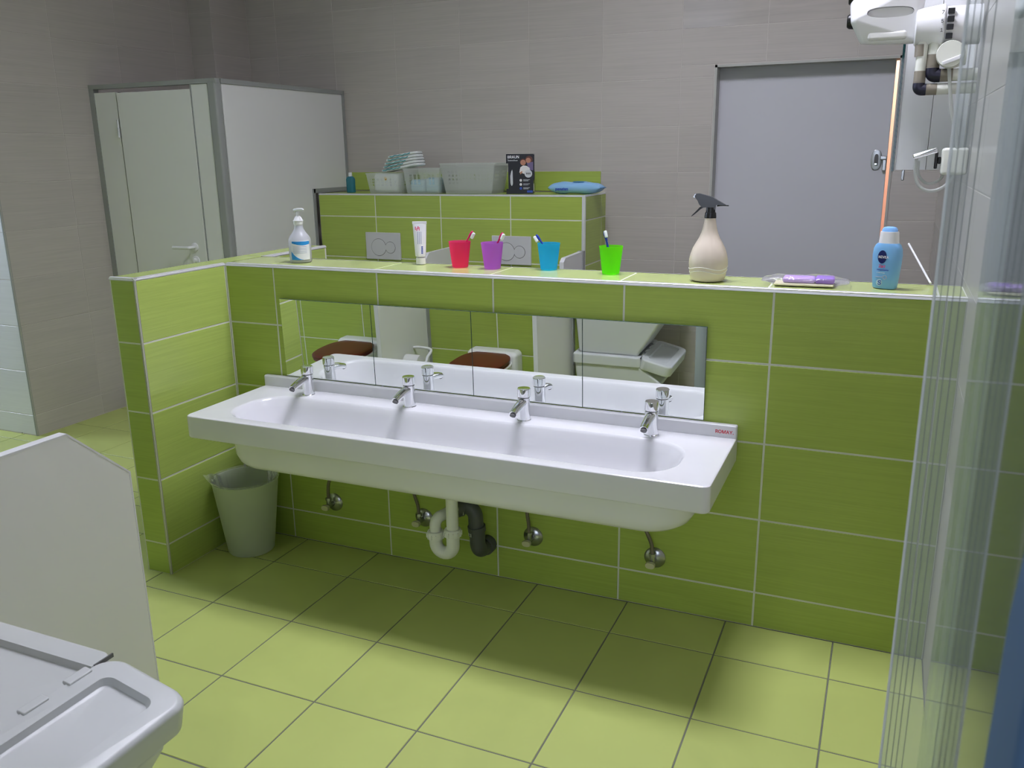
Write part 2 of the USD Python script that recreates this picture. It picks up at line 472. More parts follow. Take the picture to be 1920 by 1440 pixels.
part(hw, 'edge_trim', quarter_trim((-0.222, 0.229, H + 0.001), (XR, 0.229, H + 0.001), Y, Z), 'aluminium', 40)

ww = wall('wall_wing', 'short green tiled wing wall closing the left end of the half wall')
part(ww, 'core', bx(-0.339 + TG, -0.224 - TG, -0.441 + TG, 0.656 - TG, 0, H - TG), 'wall_grout')
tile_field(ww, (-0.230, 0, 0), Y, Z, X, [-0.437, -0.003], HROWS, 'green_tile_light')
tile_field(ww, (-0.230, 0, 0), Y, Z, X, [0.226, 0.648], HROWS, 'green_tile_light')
tile_field(ww, (0, -0.435, 0), X, Z, nY, [-0.335, -0.228], HROWS, 'green_tile')
tile_field(ww, (-0.333, 0, 0), Y, Z, nX, [-0.437, 0.013, 0.463, 0.648], HROWS, 'green_tile')
tile_field(ww, (0, 0.650, 0), X, Z, Y, [-0.335, -0.228], HROWS, 'green_tile')
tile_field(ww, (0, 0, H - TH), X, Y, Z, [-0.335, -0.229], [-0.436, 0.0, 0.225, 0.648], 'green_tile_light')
part(ww, 'edge_trim', quarter_trim((-0.223, -0.441, H + 0.001), (-0.223, 0.0, H + 0.001), X, Z), 'aluminium', 40)
part(ww, 'edge_trim', quarter_trim((-0.223, 0.225, H + 0.001), (-0.223, 0.656, H + 0.001), X, Z), 'aluminium', 40)
part(ww, 'edge_trim', quarter_trim((-0.340, -0.441, H + 0.001), (-0.223, -0.441, H + 0.001), nY, Z), 'aluminium', 40)
part(ww, 'edge_trim', quarter_trim((-0.2235, -0.4405, 0.0), (-0.2235, -0.4405, H), X, nY, 0.006), 'aluminium_dull', 40)
part(ww, 'corner_joint', bx(-0.226, -0.219, -0.003, 0.002, 0, H - 0.012), 'wall_grout')

# left bay: wall facing the camera, wall with the frosted window, long left wall with the column
BROWS = lines(0.004, CEIL, ROW, ROW0)
wl = wall('wall_left', 'beige wavy tiled wall on the left beside the cubicle')
part(wl, 'core', bx(XL - 0.12, XL - TG, 0.530 + TG, YB + 0.1, 0, CEIL), 'beige_grout')
tile_field(wl, (XL - TH, 0, 0), Y, Z, X, lines(0.53, 2.03, 0.45, 0.53), BROWS, 'beige_tile', 0.003, skip=lambda a, b, c, d: a > 1.25 and d < 1.6)
part(wl, 'corner_trim', quarter_trim((XL + 0.001, 0.529, 0), (XL + 0.001, 0.529, CEIL), X, nY, 0.008), 'profile_grey', 40)
wc = wall('wall_column', 'beige tiled boxed column in the back left corner')
part(wc, 'core', bx(XL - 0.1, -1.966 - TG, 2.030 + TG, YB + 0.1, 0, CEIL), 'beige_grout')
tile_field(wc, (0, 2.036, 0), X, Z, nY, [XL, -1.966], lines(1.62, CEIL, ROW, ROW0), 'beige_tile', 0.003)
tile_field(wc, (-1.972, 0, 0), Y, Z, X, [2.03, YB], lines(1.62, CEIL, ROW, ROW0), 'beige_tile', 0.003)
wb = wall('wall_bay', 'bay wall at the far left edge, tiles tinted pale for daylight')
part(wb, 'core', bx(-3.95, XL - 0.13, 0.530 + TG, 0.65, 0, CEIL), 'beige_grout')
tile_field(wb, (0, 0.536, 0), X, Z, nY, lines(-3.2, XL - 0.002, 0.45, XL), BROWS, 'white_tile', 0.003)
wo = wall('wall_window', 'white wall of the left bay that holds the frosted window')
WA, WB = -0.55, 0.40
part(wo, 'core', cat(bx(-4.05, -3.95, -1.8, 0.65, 0, 1.0), bx(-4.05, -3.95, -1.8, 0.65, 2.3, CEIL), bx(-4.05, -3.95, -1.8, WA, 1.0, 2.3), bx(-4.05, -3.95, WB, 0.65, 1.0, 2.3)), 'plaster_white')
w1 = thing('window_1', 'white framed frosted window in the left bay', 'window', kind='structure')
part(w1, 'frame', cat(bx(-4.04, -3.96, WA, WA + 0.06, 1.0, 2.3), bx(-4.04, -3.96, WB - 0.06, WB, 1.0, 2.3), bx(-4.04, -3.96, WA + 0.06, WB - 0.06, 1.0, 1.06), bx(-4.04, -3.96, WA + 0.06, WB - 0.06, 2.24, 2.3)), 'white_plastic')
part(w1, 'pane', bx(-4.02, -4.0, WA + 0.06, WB - 0.06, 1.06, 2.24), 'daylight_pane')

# back wall with the sliding door opening
DX0, DX1, DZ = 1.150, 2.075, 1.930
wk = wall('wall_back', 'beige wavy tiled wall at the back of the washroom')
part(wk, 'core', cat(bx(-2.3, DX0, YB + TG, YB + 0.13, 0, CEIL), bx(DX0, DX1, YB + TG, YB + 0.13, DZ, CEIL), bx(DX1, XR + 0.1, YB + TG, YB + 0.13, 0, CEIL)), 'beige_grout')
bxl = lines(-1.966, XR, 0.45, 0.515)
def clipped(us, vs, hole, fn):
    """tile cells with the opening cut out of them"""
    hx0, hx1, hz = hole
    for v0, v1 in cells(vs):
        for u0, u1 in cells(us):
            if u1 <= hx0 or u0 >= hx1 or v0 >= hz:
                fn(u0, u1, v0, v1); continue
            if v1 > hz:
                fn(u0, u1, hz, v1)
                v1c = hz
            else:
                v1c = v1
            if u0 < hx0:
                fn(u0, hx0, v0, v1c)
            if u1 > hx1:
                fn(hx1, u1, v0, v1c)
def back_tile(u0, u1, v0, v1):
    if u1 - u0 < 0.012 or v1 - v0 < 0.012 or (v1 < 1.3 and u1 < 0.54) or (u1 < -1.3 and v1 < 1.6):
        return
    shiny = v0 > 2.0 and u0 > 0.9 and u1 < 1.9
    part(wk, 'tile', tile_piece((0, YB + TH, 0), X, Z, nY, u0, u1, v0, v1, 0.003, TH, RNG), 'beige_tile_glossy' if shiny else 'beige_tile')
clipped(bxl, lines(0.62, CEIL, ROW, ROW0), (DX0 - 0.004, DX1 + 0.004, DZ + 0.004), back_tile)
part(wk, 'splash_tile', tile_piece((0, YB, 0), X, Z, nY, -1.215, -0.80, 1.262, 1.378, 0.003, 0.007, RNG), 'green_tile', label='green tile of the low splash strip above the ledge')
for a, b in ((-0.80, -0.35), (-0.35, 0.10), (0.10, 0.516)):
    part(wk, 'splash_tile', tile_piece((0, YB, 0), X, Z, nY, a, b, 1.262, 1.378, 0.003, 0.007, RNG), 'green_tile')

# boxed-in cisterns below the back wall
BXR, BXF, BXT = 0.547, 1.990, 1.257
wz = wall('wall_cistern', 'green tiled cistern boxing with a ledge in front of the back wall')
part(wz, 'core', bx(-1.21, BXR - TG, BXF + TG, YB + 0.001, 0, BXT - TG), 'wall_grout')
CROWS = [0.62, 0.8702, 1.1202, BXT - 0.006]
tile_field(wz, (0, BXF + TH, 0), X, Z, nY, lines(-1.212, BXR - 0.006, 0.45, 0.10), CROWS, 'green_tile')
tile_field(wz, (BXR - TH, 0, 0), Y, Z, X, [BXF + 0.006, 2.29, YB], CROWS, 'green_tile')
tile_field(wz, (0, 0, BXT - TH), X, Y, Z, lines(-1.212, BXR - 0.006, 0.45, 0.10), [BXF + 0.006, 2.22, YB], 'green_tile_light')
part(wz, 'edge_trim', quarter_trim((-1.212, BXF - 0.001, BXT + 0.001), (BXR, BXF - 0.001, BXT + 0.001), nY, Z), 'aluminium', 40)
part(wz, 'edge_trim', quarter_trim((BXR + 0.001, BXF - 0.001, BXT + 0.001), (BXR + 0.001, YB, BXT + 0.001), X, Z), 'aluminium', 40)
part(wz, 'edge_trim', quarter_trim((BXR + 0.001, BXF - 0.001, 0.5), (BXR + 0.001, BXF - 0.001, BXT), X, nY, 0.012), 'aluminium', 40)

# right wall
wr = wall('wall_right', 'pale beige tiled wall on the right behind the shower fittings')
part(wr, 'core', bx(XR + TG, XR + 0.12, -2.3, YB + 0.13, 0, CEIL), 'beige_grout')
tile_field(wr, (XR + TH, 0, 0), Y, Z, nX, lines(-2.2, YB, 0.45, YB), lines(0.62, CEIL, ROW, ROW0), 'beige_tile', 0.003, skip=lambda a, b, c, d: b < -1.2)

# walls behind the camera side, seen in the mirrors
TY = -1.78
wt = wall('wall_toilets', 'green tiled wall behind the little toilets, seen in the mirrors')
part(wt, 'core', bx(-3.95, 0.615, TY - 0.5, TY - TG, 0, CEIL), 'wall_grout')
tile_field(wt, (0, TY - TH, 0), X, Z, Y, lines(-1.72, 0.615, 0.45, 0.10), lines(0.02, 1.27, 0.25, 0.27), 'green_tile')
wf = wall('wall_front', 'beige wall beside the doorway behind the bins')
part(wf, 'core', cat(bx(0.62, 1.141, -2.32, -2.2 - TG, 0, CEIL), bx(1.141, 1.215, -2.32, -2.2 - TG, 2.2, CEIL), bx(2.20, 3.1, -2.32, -2.201, 0, CEIL), bx(1.215, 2.20, -2.32, -2.201, 2.2, CEIL)), 'beige_grout')
tile_field(wf, (0, -2.2 - TH, 0), X, Z, Y, [0.62, 1.05, 1.14], lines(0.004, CEIL, ROW, ROW0), 'beige_tile', 0.003)
part(wf, 'side_light', bx(1.1425, 1.203, -2.206, -2.196, 0, 2.2), 'frosted_glass', label='narrow frosted side light beside the doorway')
part(wf, 'jamb_edge', bx(1.203, 1.217, -2.32, -2.185, 0, 2.2), 'profile_grey')
wq = wall('wall_corridor', 'plain white walls of the corridor behind the camera')
part(wq, 'core', cat(bx(0.5, 3.1, -4.3, -4.2, 0, CEIL), bx(0.4, 0.5, -4.3, -2.3, 0, CEIL), bx(3.0, 3.1, -4.3, -2.2, 0, CEIL)), 'plaster_white')

w2 = thing('window_2', 'white framed frosted window high above the little toilets', 'window', kind='structure')
part(w2, 'frame', cat(bx(-0.55, 0.55, TY, TY + 0.05, 2.25, 2.31), bx(-0.55, 0.55, TY, TY + 0.05, 2.89, 2.95), bx(-0.55, -0.49, TY, TY + 0.05, 2.31, 2.89), bx(0.49, 0.55, TY, TY + 0.05, 2.31, 2.89), bx(-0.03, 0.03, TY, TY + 0.05, 2.31, 2.89)), 'white_plastic')
part(w2, 'pane', bx(-0.49, -0.03, TY + 0.005, TY + 0.02, 2.31, 2.89), 'daylight_pane_high')
part(w2, 'pane', bx(0.03, 0.49, TY + 0.005, TY + 0.02, 2.31, 2.89), 'daylight_pane_high')
# next room behind the sliding door
wn = wall('wall_next_room', 'peach painted room glimpsed through the gap of the sliding door')
part(wn, 'core', cat(bx(0.9, 3.0, 3.45, 3.55, 0, CEIL), bx(0.9, 1.0, 2.5, 3.5, 0, CEIL), bx(2.95, 3.05, 2.5, 3.5, 0, CEIL)), 'peach_wall')
nl = thing('hanging_lamp', 'warm lamp of the next room behind the sliding door', 'lamp', (2.0, 2.95, 2.6))
part(nl, 'housing', bx(-0.3, 0.3, -0.12, 0.12, 0.0, 0.05), 'white_plastic')
part(nl, 'diffuser', bx(-0.28, 0.28, -0.10, 0.10, -0.02, 0.0), 'next_room_diffuser')

# ceiling luminaires
def luminaire(at, sx, sy, diff, label):
    t = thing('ceiling_light', label, 'ceiling light', (at[0], at[1], CEIL))
    part(t, 'frame', cat(bx(-sx / 2 - 0.03, -sx / 2, -sy / 2 - 0.03, sy / 2 + 0.03, -0.05, 0), bx(sx / 2, sx / 2 + 0.03, -sy / 2 - 0.03, sy / 2 + 0.03, -0.05, 0),
                         bx(-sx / 2, sx / 2, -sy / 2 - 0.03, -sy / 2, -0.05, 0), bx(-sx / 2, sx / 2, sy / 2, sy / 2 + 0.03, -0.05, 0)), 'white_plastic')
    part(t, 'diffuser', bx(-sx / 2, sx / 2, -sy / 2, sy / 2, -0.012, -0.004), diff)
    for axis, a, b in (('x', sx, sy), ('y', sy, sx)):       # louvre blades below the diffuser
        for k in range(1, round(a / 0.1)):
            c = -a / 2 + a * k / round(a / 0.1)
            part(t, 'louvre_blade', bx(c - 0.001, c + 0.001, -b / 2, b / 2, -0.038, -0.014) if axis == 'x' else bx(-b / 2, b / 2, c - 0.001, c + 0.001, -0.038, -0.014), 'blade_grey')
luminaire(LAMP_AT, 0.9, 0.7, 'lamp_diffuser', 'square white ceiling light above the half wall')
w3 = thing('window_3', 'added unseen frosted window at the corridor end behind the camera, filling the front', 'window', kind='structure')
part(w3, 'frame', cat(bx(1.25, 2.75, -4.2, -4.15, 0.94, 1.0), bx(1.25, 2.75, -4.2, -4.15, 2.3, 2.36), bx(1.25, 1.31, -4.2, -4.15, 1.0, 2.3), bx(2.69, 2.75, -4.2, -4.15, 1.0, 2.3)), 'white_plastic')
part(w3, 'pane', bx(1.31, 2.69, -4.19, -4.17, 1.0, 2.3), 'daylight_pane_corridor')

# grey sliding door at the back
d1 = thing('door_1', 'grey sliding door at the back with an oval pull', 'door', kind='structure')
part(d1, 'leaf', rbox(DX0 + 0.004, 2.047, 2.455, 2.493, 0.01, DZ - 0.004, 0.003, 2), 'door_grey')
part(d1, 'frame', cat(bx(DX0, DX0 + 0.012, YB - 0.004, YB + 0.13, 0, DZ), bx(DX0, DX1, YB - 0.004, YB + 0.13, DZ - 0.012, DZ), bx(DX1 - 0.012, DX1, YB - 0.004, YB + 0.13, 0, DZ)), 'door_frame')
hp = part(d1, 'pull_plate', loft([ering(0.026, 0.052, z, 2.6, 32) for z in (0, 0.003)] + [ering(0.023, 0.049, 0.005, 2.6, 32)]).apply_transform(trimesh.transformations.rotation_matrix(PI / 2, (1, 0, 0))).apply_translation((1.995, 2.455, 1.426)), 'chrome_dull', 40, label='oval chrome pull plate')
part(hp, 'recess', loft([ering(0.011, 0.030, z, 3, 28) for z in (0.0045, 0.0060)]).apply_transform(trimesh.transformations.rotation_matrix(PI / 2, (1, 0, 0))).apply_translation((1.995, 2.455, 1.426)), 'grey_mark')
part(hp, 'key', rbox(1.986, 2.004, 2.435, 2.450, 1.395, 1.412, 0.004), 'chrome', 40)
part(d1, 'hook_lock', cat(rbox(2.013, 2.046, 2.425, 2.454, 1.426, 1.446, 0.004), rbox(2.026, 2.046, 2.435, 2.454, 1.37, 1.43, 0.004)), 'chrome_dull', 40)
# ---- OBJECTS ----
LOC = {}
def obj(name, label, cat_, loc, group=None, rz=0.0):
    """a thing whose parts are then given in world coordinates (unrotated things)"""
    t = thing(name, label, cat_, loc, rz, group)
    LOC[t] = np.array(loc, float)
    return t

def wp(t, name, mesh, material, smooth=False, label=None, root=None):
    """part of a thing, its mesh given in world coordinates"""
    m = mesh.copy(); m.apply_translation(-LOC[root or t])
    return part(t, name, m, material, smooth, label)

# ------------------------------------------------------------------ wash trough
WX0, WX1 = -0.066, 1.721
wt_ = obj('wash_trough', 'long white solid-surface wash trough hung on the green half wall', 'wash basin', (0.83, -0.001, 0.45))
def stadium(x0, x1, y0, y1, r, z):
    return rrect(x0, x1, y0, y1, min(r, (y1 - y0) / 2.02), z, 14)
inner = loft([stadium(0.030, 1.612, -0.409, -0.111, 0.125, 0.70), stadium(0.030, 1.612, -0.409, -0.111, 0.125, 0.6365), stadium(0.036, 1.606, -0.404, -0.116, 0.122, 0.6325),
              stadium(0.044, 1.600, -0.398, -0.122, 0.120, 0.626), stadium(0.056, 1.590, -0.388, -0.131, 0.115, 0.600), stadium(0.070, 1.575, -0.378, -0.142, 0.11, 0.560),
              stadium(0.090, 1.555, -0.364, -0.156, 0.10, 0.525), stadium(0.125, 1.52, -0.335, -0.18, 0.075, 0.505), stadium(0.20, 1.45, -0.30, -0.21, 0.044, 0.498)])
under = loft([stadium(0.085, 1.600, -0.372, -0.075, 0.10, 0.4465), stadium(0.068, 1.622, -0.385, -0.055, 0.105, 0.4515), stadium(0.052, 1.641, -0.395, -0.042, 0.11, 0.465),
              stadium(0.040, 1.656, -0.402, -0.034, 0.115, 0.490), stadium(0.030, 1.672, -0.409, -0.030, 0.12, 0.60)])
deck = man(loft([rrect(WX0 + i, WX1 - i, -0.449 + i, -0.002, 0.024 - i, z, 10) for i, z in ((0.006, 0.556), (0.002, 0.5575), (0.0, 0.562), (0.0, 0.6285), (0.0015, 0.633), (0.005, 0.6352), (0.007, 0.6355))]))
splash = man(rbox(WX0, WX1, -0.026, -0.002, 0.556, 0.676, 0.006, 4))
trough = (deck + man(under) + splash) - man(inner)
wp(wt_, 'basin', tm(trough), 'solid_surface', 38)
wp(wt_, 'maker_lettering', text('ROMAY.', 0.0105, (1.655, -0.0262, 0.6490), X, Z, True), 'red_print', label='small red maker lettering')
wp(wt_, 'drain', lathe([(0, 0.5), (0.030, 0.5), (0.030, 0.503), (0.022, 0.5035), (0, 0.5025)], 28).apply_translation((0.836, -0.22, 0.0)), 'chrome', 40)

# four push taps
def make_tap(x):
    t = thing('tap', '', 'tap', (x, -0.076, 0.6356), 0.0, 'push taps along the wash trough')
    body = lathe([(0, 0), (0.0235, 0), (0.0235, 0.002), (0.0215, 0.004), (0.0205, 0.03), (0.0205, 0.076), (0.0195, 0.077), (0, 0.077)], 36)
    part(t, 'body', body, 'chrome', 40)
    part(t, 'ring_gap', lathe([(0, 0.0772), (0.0195, 0.0772), (0.0195, 0.0802), (0, 0.0802)], 36), 'grey_mark')
    part(t, 'push_cap', lathe([(0, 0.0802), (0.0215, 0.0802), (0.0222, 0.082), (0.0222, 0.106), (0.0205, 0.1085), (0, 0.1092)], 36), 'chrome', 40)
    s = part(t, 'spout', tube(spline([(0, -0.010, 0.0640), (0, -0.040, 0.0600), (0, -0.070, 0.0530), (0, -0.094, 0.0450)], 12), np.linspace(0.0155, 0.0122, 13), 20, True, 0.92), 'chrome', 40)
    part(s, 'aerator', cyl(0.0095, (0, -0.0925, 0.0430), (0, -0.0960, 0.0395), 18), 'grey_mark')
    return t
TAPLAB = ['chrome push tap at the left end of the wash trough', 'second chrome push tap from the left on the trough', 'third chrome push tap from the left on the trough', 'chrome push tap at the right end, nearest the red lettering']
tap0 = make_tap(0.178)
setinfo(stage.GetPrimAtPath(tap0), TAPLAB[0])
for x, lab in zip((0.606, 1.040, 1.468), TAPLAB[1:]):
    dup(tap0, (x, -0.076, 0.6356), 0.0, lab)

# four mirror panes, leaning forward a touch at the top
TILT = 0.030
def make_mirror(w, h):
    t = thing('wall_mirror', '', 'mirror', (0.030, -0.001, 0.678), 0.0, 'frameless mirrors in a row above the wash trough')
    part(t, 'glass', xf(bx(0, w, -0.0050, -0.0002, 0, h), rx=TILT), 'mirror_edge')
    part(t, 'silvered_face', xf(bx(0.0008, w - 0.0008, -0.0056, -0.0049, 0.0008, h - 0.0008), rx=TILT), 'mirror_silver')
    return t
MLAB = ['frameless wall mirror at the left end of the row, reflecting the wing wall', 'second wall mirror from the left, behind the second tap', 'third wall mirror from the left, behind the third tap', 'frameless wall mirror at the right end, reflecting the stacked bins']
mir0 = make_mirror(0.3955, 0.297)
setinfo(stage.GetPrimAtPath(mir0), MLAB[0])
for i in (1, 2, 3):
    dup(mir0, (0.030 + 0.3965 * i, -0.001, 0.678), 0.0, MLAB[i])

# angle valves with braided hoses
def make_valve(x, bend):
    t = thing('angle_valve', '', 'valve', (x, 0.0, 0.183), 0.0, 'angle valves under the wash trough')
    part(t, 'rosette', lathe([(0, 0.0), (0.036, 0.0), (0.036, 0.003), (0.030, 0.010), (0.014, 0.015), (0, 0.0155)], 32).apply_transform(trimesh.transformations.rotation_matrix(PI / 2, (1, 0, 0))), 'chrome_dull', 40)
    part(t, 'body', cat(cyl(0.010, (0, -0.012, 0), (0, -0.050, 0), 18), cyl(0.009, (0, -0.040, 0), (0, -0.040, 0.022), 16), cyl(0.0115, (0, -0.040, 0.022), (0, -0.040, 0.033), 6)), 'chrome_dull', 40)
    part(t, 'handle', loft([ering(a, b, z, 2.4, 20) for a, b, z in ((0.008, 0.008, 0), (0.015, 0.010, 0.003), (0.017, 0.011, 0.012), (0.015, 0.010, 0.018))]).apply_transform(trimesh.transformations.rotation_matrix(PI / 2, (1, 0, 0))).apply_translation((0, -0.052, 0)), 'brass_pale', 40)
    h = [(0, -0.040, 0.030), (bend * 0.1, -0.042, 0.065), (bend * 0.6, -0.050, 0.105), (bend * 1.4, -0.046, 0.150), (bend * 1.8, -0.036, 0.262)]
    part(t, 'braided_hose', tube(spline(h, 24), 0.0062, 12), 'braid', 40)
    return t
VLAB = ['angle valve with braided hose beside the waste basket', 'angle valve with braided hose left of the white siphon', 'angle valve with braided hose right of the grey waste pipe', 'angle valve with braided hose under the right end of the trough']
va0 = make_valve(0.205, 0.026)
setinfo(stage.GetPrimAtPath(va0), VLAB[0])
for x, bend, lab in ((0.602, -0.014, VLAB[1]), (1.039, -0.003, VLAB[2]), (1.475, -0.026, VLAB[3])):
    v = make_valve(x, bend)
    setinfo(stage.GetPrimAtPath(v), lab)

# siphon and waste pipe
sp = obj('siphon', 'white plastic U-bend siphon below the middle of the wash trough', 'siphon', (0.836, -0.22, 0.16))
wp(sp, 'inlet_pipe', tube([(0.836, -0.22, 0.4475), (0.836, -0.22, 0.24)], 0.0205, 24), 'pipe_white', 40)
ub = [(0.836, -0.22, 0.265), (0.836, -0.22, 0.215)] + [(0.803 + 0.033 * math.cos(a), -0.22, 0.210 - 0.033 * math.sin(a)) for a in np.linspace(0, PI, 13)] + [(0.770, -0.22, 0.215), (0.770, -0.22, 0.245)]
wp(sp, 'u_bend', tube(ub, 0.0225, 24), 'pipe_white', 40)
wp(sp, 'outlet_elbow', tube([(0.770, -0.22, 0.235), (0.770, -0.22, 0.272)] + [(0.770 + 0.012 * (1 - math.cos(a)), -0.22 + 0.026 * (1 - math.cos(a)), 0.272 + 0.028 * math.sin(a)) for a in np.linspace(0.2, PI / 2, 7)] + [(0.794, -0.150, 0.300), (0.806, -0.10, 0.298)], 0.0195, 22), 'pipe_white', 40)
for x, z in ((0.836, 0.258), (0.770, 0.240)):
    n = wp(sp, 'union_nut', lathe([(0, -0.013), (0.0285, -0.013), (0.0295, -0.009), (0.0295, 0.006), (0.027, 0.013), (0.0205, 0.014)], 28).apply_translation((x, -0.22, z)), 'pipe_white', 40)
    wp(n, 'grip_ring', tm(m3.Manifold.batch_boolean([m3.Manifold.cube((0.004, 0.003, 0.016), True).translate((0.0300, 0, 0)).rotate((0, 0, 30 * k)) for k in range(12)], m3.OpType.Add)).apply_translation((x, -0.22, z - 0.002)), 'pipe_white', root=sp)
gp = obj('waste_pipe', 'dark grey plastic waste pipe bending into the wall behind the siphon', 'pipe', (0.862, -0.001, 0.12))
wp(gp, 'upper_elbow', tube([(0.800, -0.112, 0.294), (0.822, -0.094, 0.299)] + [(0.825 + 0.035 * math.sin(a), -0.092, 0.262 + 0.037 * math.cos(a)) for a in np.linspace(0.15, PI / 2, 8)] + [(0.861, -0.092, 0.225)], 0.0265, 24), 'pipe_grey', 40)
wp(gp, 'socket', cat(tube([(0.862, -0.092, 0.232), (0.863, -0.090, 0.213)], 0.0315, 26), tube([(0.797, -0.116, 0.293), (0.812, -0.102, 0.297)], 0.030, 26)), 'pipe_grey', 40)
wp(gp, 'lower_elbow', tube([(0.863, -0.090, 0.225), (0.863, -0.088, 0.175)] + [(0.863, -0.088 + 0.045 * (1 - math.cos(a)), 0.170 - 0.045 * math.sin(a)) for a in np.linspace(0.1, PI / 2, 8)] + [(0.863, -0.002, 0.125)], 0.0275, 24), 'pipe_grey', 40)
wp(gp, 'wall_collar', tube([(0.863, -0.030, 0.125), (0.863, -0.0005, 0.125)], 0.0335, 28), 'pipe_grey', 40)
for z, x, y in ((0.205, 0.848, -0.1160), (0.287, 0.8225, -0.121)):
    s = wp(gp, 'sticker', xf(rbox(-0.009, 0.009, -0.0006, 0.0006, -0.007, 0.007, 0.0005, 1), (x, y, z), rz=-0.55), 'sticker')
    wp(s, 'print', xf(prism([(-0.005, -0.004), (0.005, -0.004), (0, 0.004)], 'y', -0.0011, -0.0005), (x, y, z), rz=-0.55), 'grey_mark', root=gp)

# waste basket with liner
BC = (-0.094, -0.152)
wbk = thing('waste_basket', 'translucent white waste basket with a clear liner under the trough', 'waste basket', (*BC, 0.0))
part(wbk, 'bucket', lathe([(0, 0.001), (0.084, 0.001), (0.088, 0.006), (0.124, 0.292), (0.127, 0.296), (0.124, 0.297), (0.120, 0.292), (0.084, 0.012), (0, 0.012)], 56), 'waste_plastic', 40)
def bag():
    n, rings = 96, []
    rg = np.random.default_rng(3)
    ph = rg.uniform(0, 6.28, 8)
    a = np.arange(n) * 2 * PI / n
    tuft = np.exp(-((a - 3.75) / 0.30) ** 2)
    crumple = sum(np.sin(k * a + ph[i]) for i, k in enumerate((9, 14, 19, 23, 31))) / 5
    for z, r, amp, lift in ((0.15, 0.098, 0.006, 0), (0.22, 0.108, 0.005, 0), (0.285, 0.1165, 0.003, 0), (0.301, 0.1215, 0.0015, 0.2), (0.3035, 0.1255, 0.0015, 0.7), (0.302, 0.1268, 0.0015, 1.1)):
        rr = r + amp * crumple + 0.020 * tuft * lift * (1 + 0.6 * crumple)
        zz = z + 1.2 * amp * np.roll(crumple, 5) + 0.012 * tuft * lift * (1 + crumple)
        P = np.column_stack([rr * np.cos(a), rr * np.sin(a), zz])
        P[:, 0] = np.maximum(P[:, 0], -0.2225 - BC[0])   # stays clear of the wing wall
        rings.append(P)
    return loft(rings, False)
part(wbk, 'liner_bag', bag(), 'bag_film', 50, label='crumpled clear plastic liner')

# ------------------------------------------------------------------ things on the half wall
Hs = H + 0.0015
sb = thing('soap_bottle', 'milky pump soap bottle with a blue and white label', 'soap bottle', (0.050, 0.108, Hs), -0.25)
part(sb, 'body', lathe([(0, 0), (0.037, 0), (0.0405, 0.004), (0.0415, 0.03), (0.0415, 0.080), (0.040, 0.088), (0.034, 0.099), (0.024, 0.112), (0.0175, 0.124), (0.0150, 0.138), (0.0150, 0.150), (0, 0.150)], 48), 'bottle_milky', 40)
part(sb, 'liquid', lathe([(0, 0.003), (0.034, 0.003), (0.038, 0.007), (0.039, 0.03), (0.039, 0.062), (0, 0.062)], 40), 'soap_liquid', 40)
part(sb, 'collar', lathe([(0.0155, 0.138), (0.0165, 0.139), (0.0175, 0.144), (0.0175, 0.152), (0.019, 0.1525), (0.019, 0.1555), (0.0165, 0.157), (0.013, 0.166), (0.007, 0.172), (0, 0.172)], 32), 'white_plastic', 40)
part(sb, 'pump_head', cat(cyl(0.0055, (0, 0, 0.170), (0, 0, 0.188), 16), tube(spline([(-0.020, 0, 0.1905), (0.0, 0, 0.1945), (0.028, 0, 0.196), (0.037, 0, 0.1925)], 12), np.linspace(0.0065, 0.004, 13), 14, True, 0.7, (0, 1, 0))), 'white_plastic', 40)
def band(r, a0, a1, zlo, zhi, n=24, off=0.0007):
    """a sticker wrapped round a bottle: zlo and zhi are functions of 0..1 along the arc"""
    t = np.linspace(0, 1, n)
    A = a0 + (a1 - a0) * t
    lo = np.array([zlo(x) for x in t]); hi = np.array([zhi(x) for x in t])
    V, F = [], []
    for rr in (r + off, r - 0.001):
        V += [np.column_stack([rr * np.cos(A), rr * np.sin(A), lo]), np.column_stack([rr * np.cos(A), rr * np.sin(A), hi])]
    V = np.vstack(V)
    for i in range(n - 1):
        a, b = i, n + i
        F += [[a, a + 1, b + 1], [a, b + 1, b], [2 * n + a, 2 * n + b + 1, 2 * n + a + 1], [2 * n + a, 2 * n + b, 2 * n + b + 1]]
    for e in (0, n - 1):
        F += [[e, n + e, 3 * n + e], [e, 3 * n + e, 2 * n + e]]
    for i in range(n - 1):
        F += [[i, 2 * n + i, 2 * n + i + 1], [i, 2 * n + i + 1, i + 1], [n + i, 3 * n + i + 1, 3 * n + i], [n + i, n + i + 1, 3 * n + i + 1]]
    m = trimesh.Trimesh(V, F, process=False)
    trimesh.repair.fix_normals(m)
    return m
A0, A1 = -1.55, 0.25
lb = part(sb, 'label', band(0.0416, A0, A1, lambda t: 0.012, lambda t: 0.083), 'label_white', 40)
part(lb, 'blue_band', band(0.0422, A0 + 0.12, A1, lambda t: 0.066 + 0.008 * abs(t - 0.6) ** 1.5 * 2, lambda t: 0.080), 'label_blue', 40)
part(lb, 'blue_swoosh', band(0.0422, A0, A0 + 1.1, lambda t: 0.012, lambda t: 0.012 + 0.030 * (1 - t) ** 1.8 + 0.001), 'label_blue', 40)
for k in range(5):
    part(lb, 'print_line', band(0.0422, A0 + 0.2, A1 - 0.35, lambda t, k=k: 0.060 - 0.0058 * k, lambda t, k=k: 0.0612 - 0.0058 * k), 'print_grey', 40)

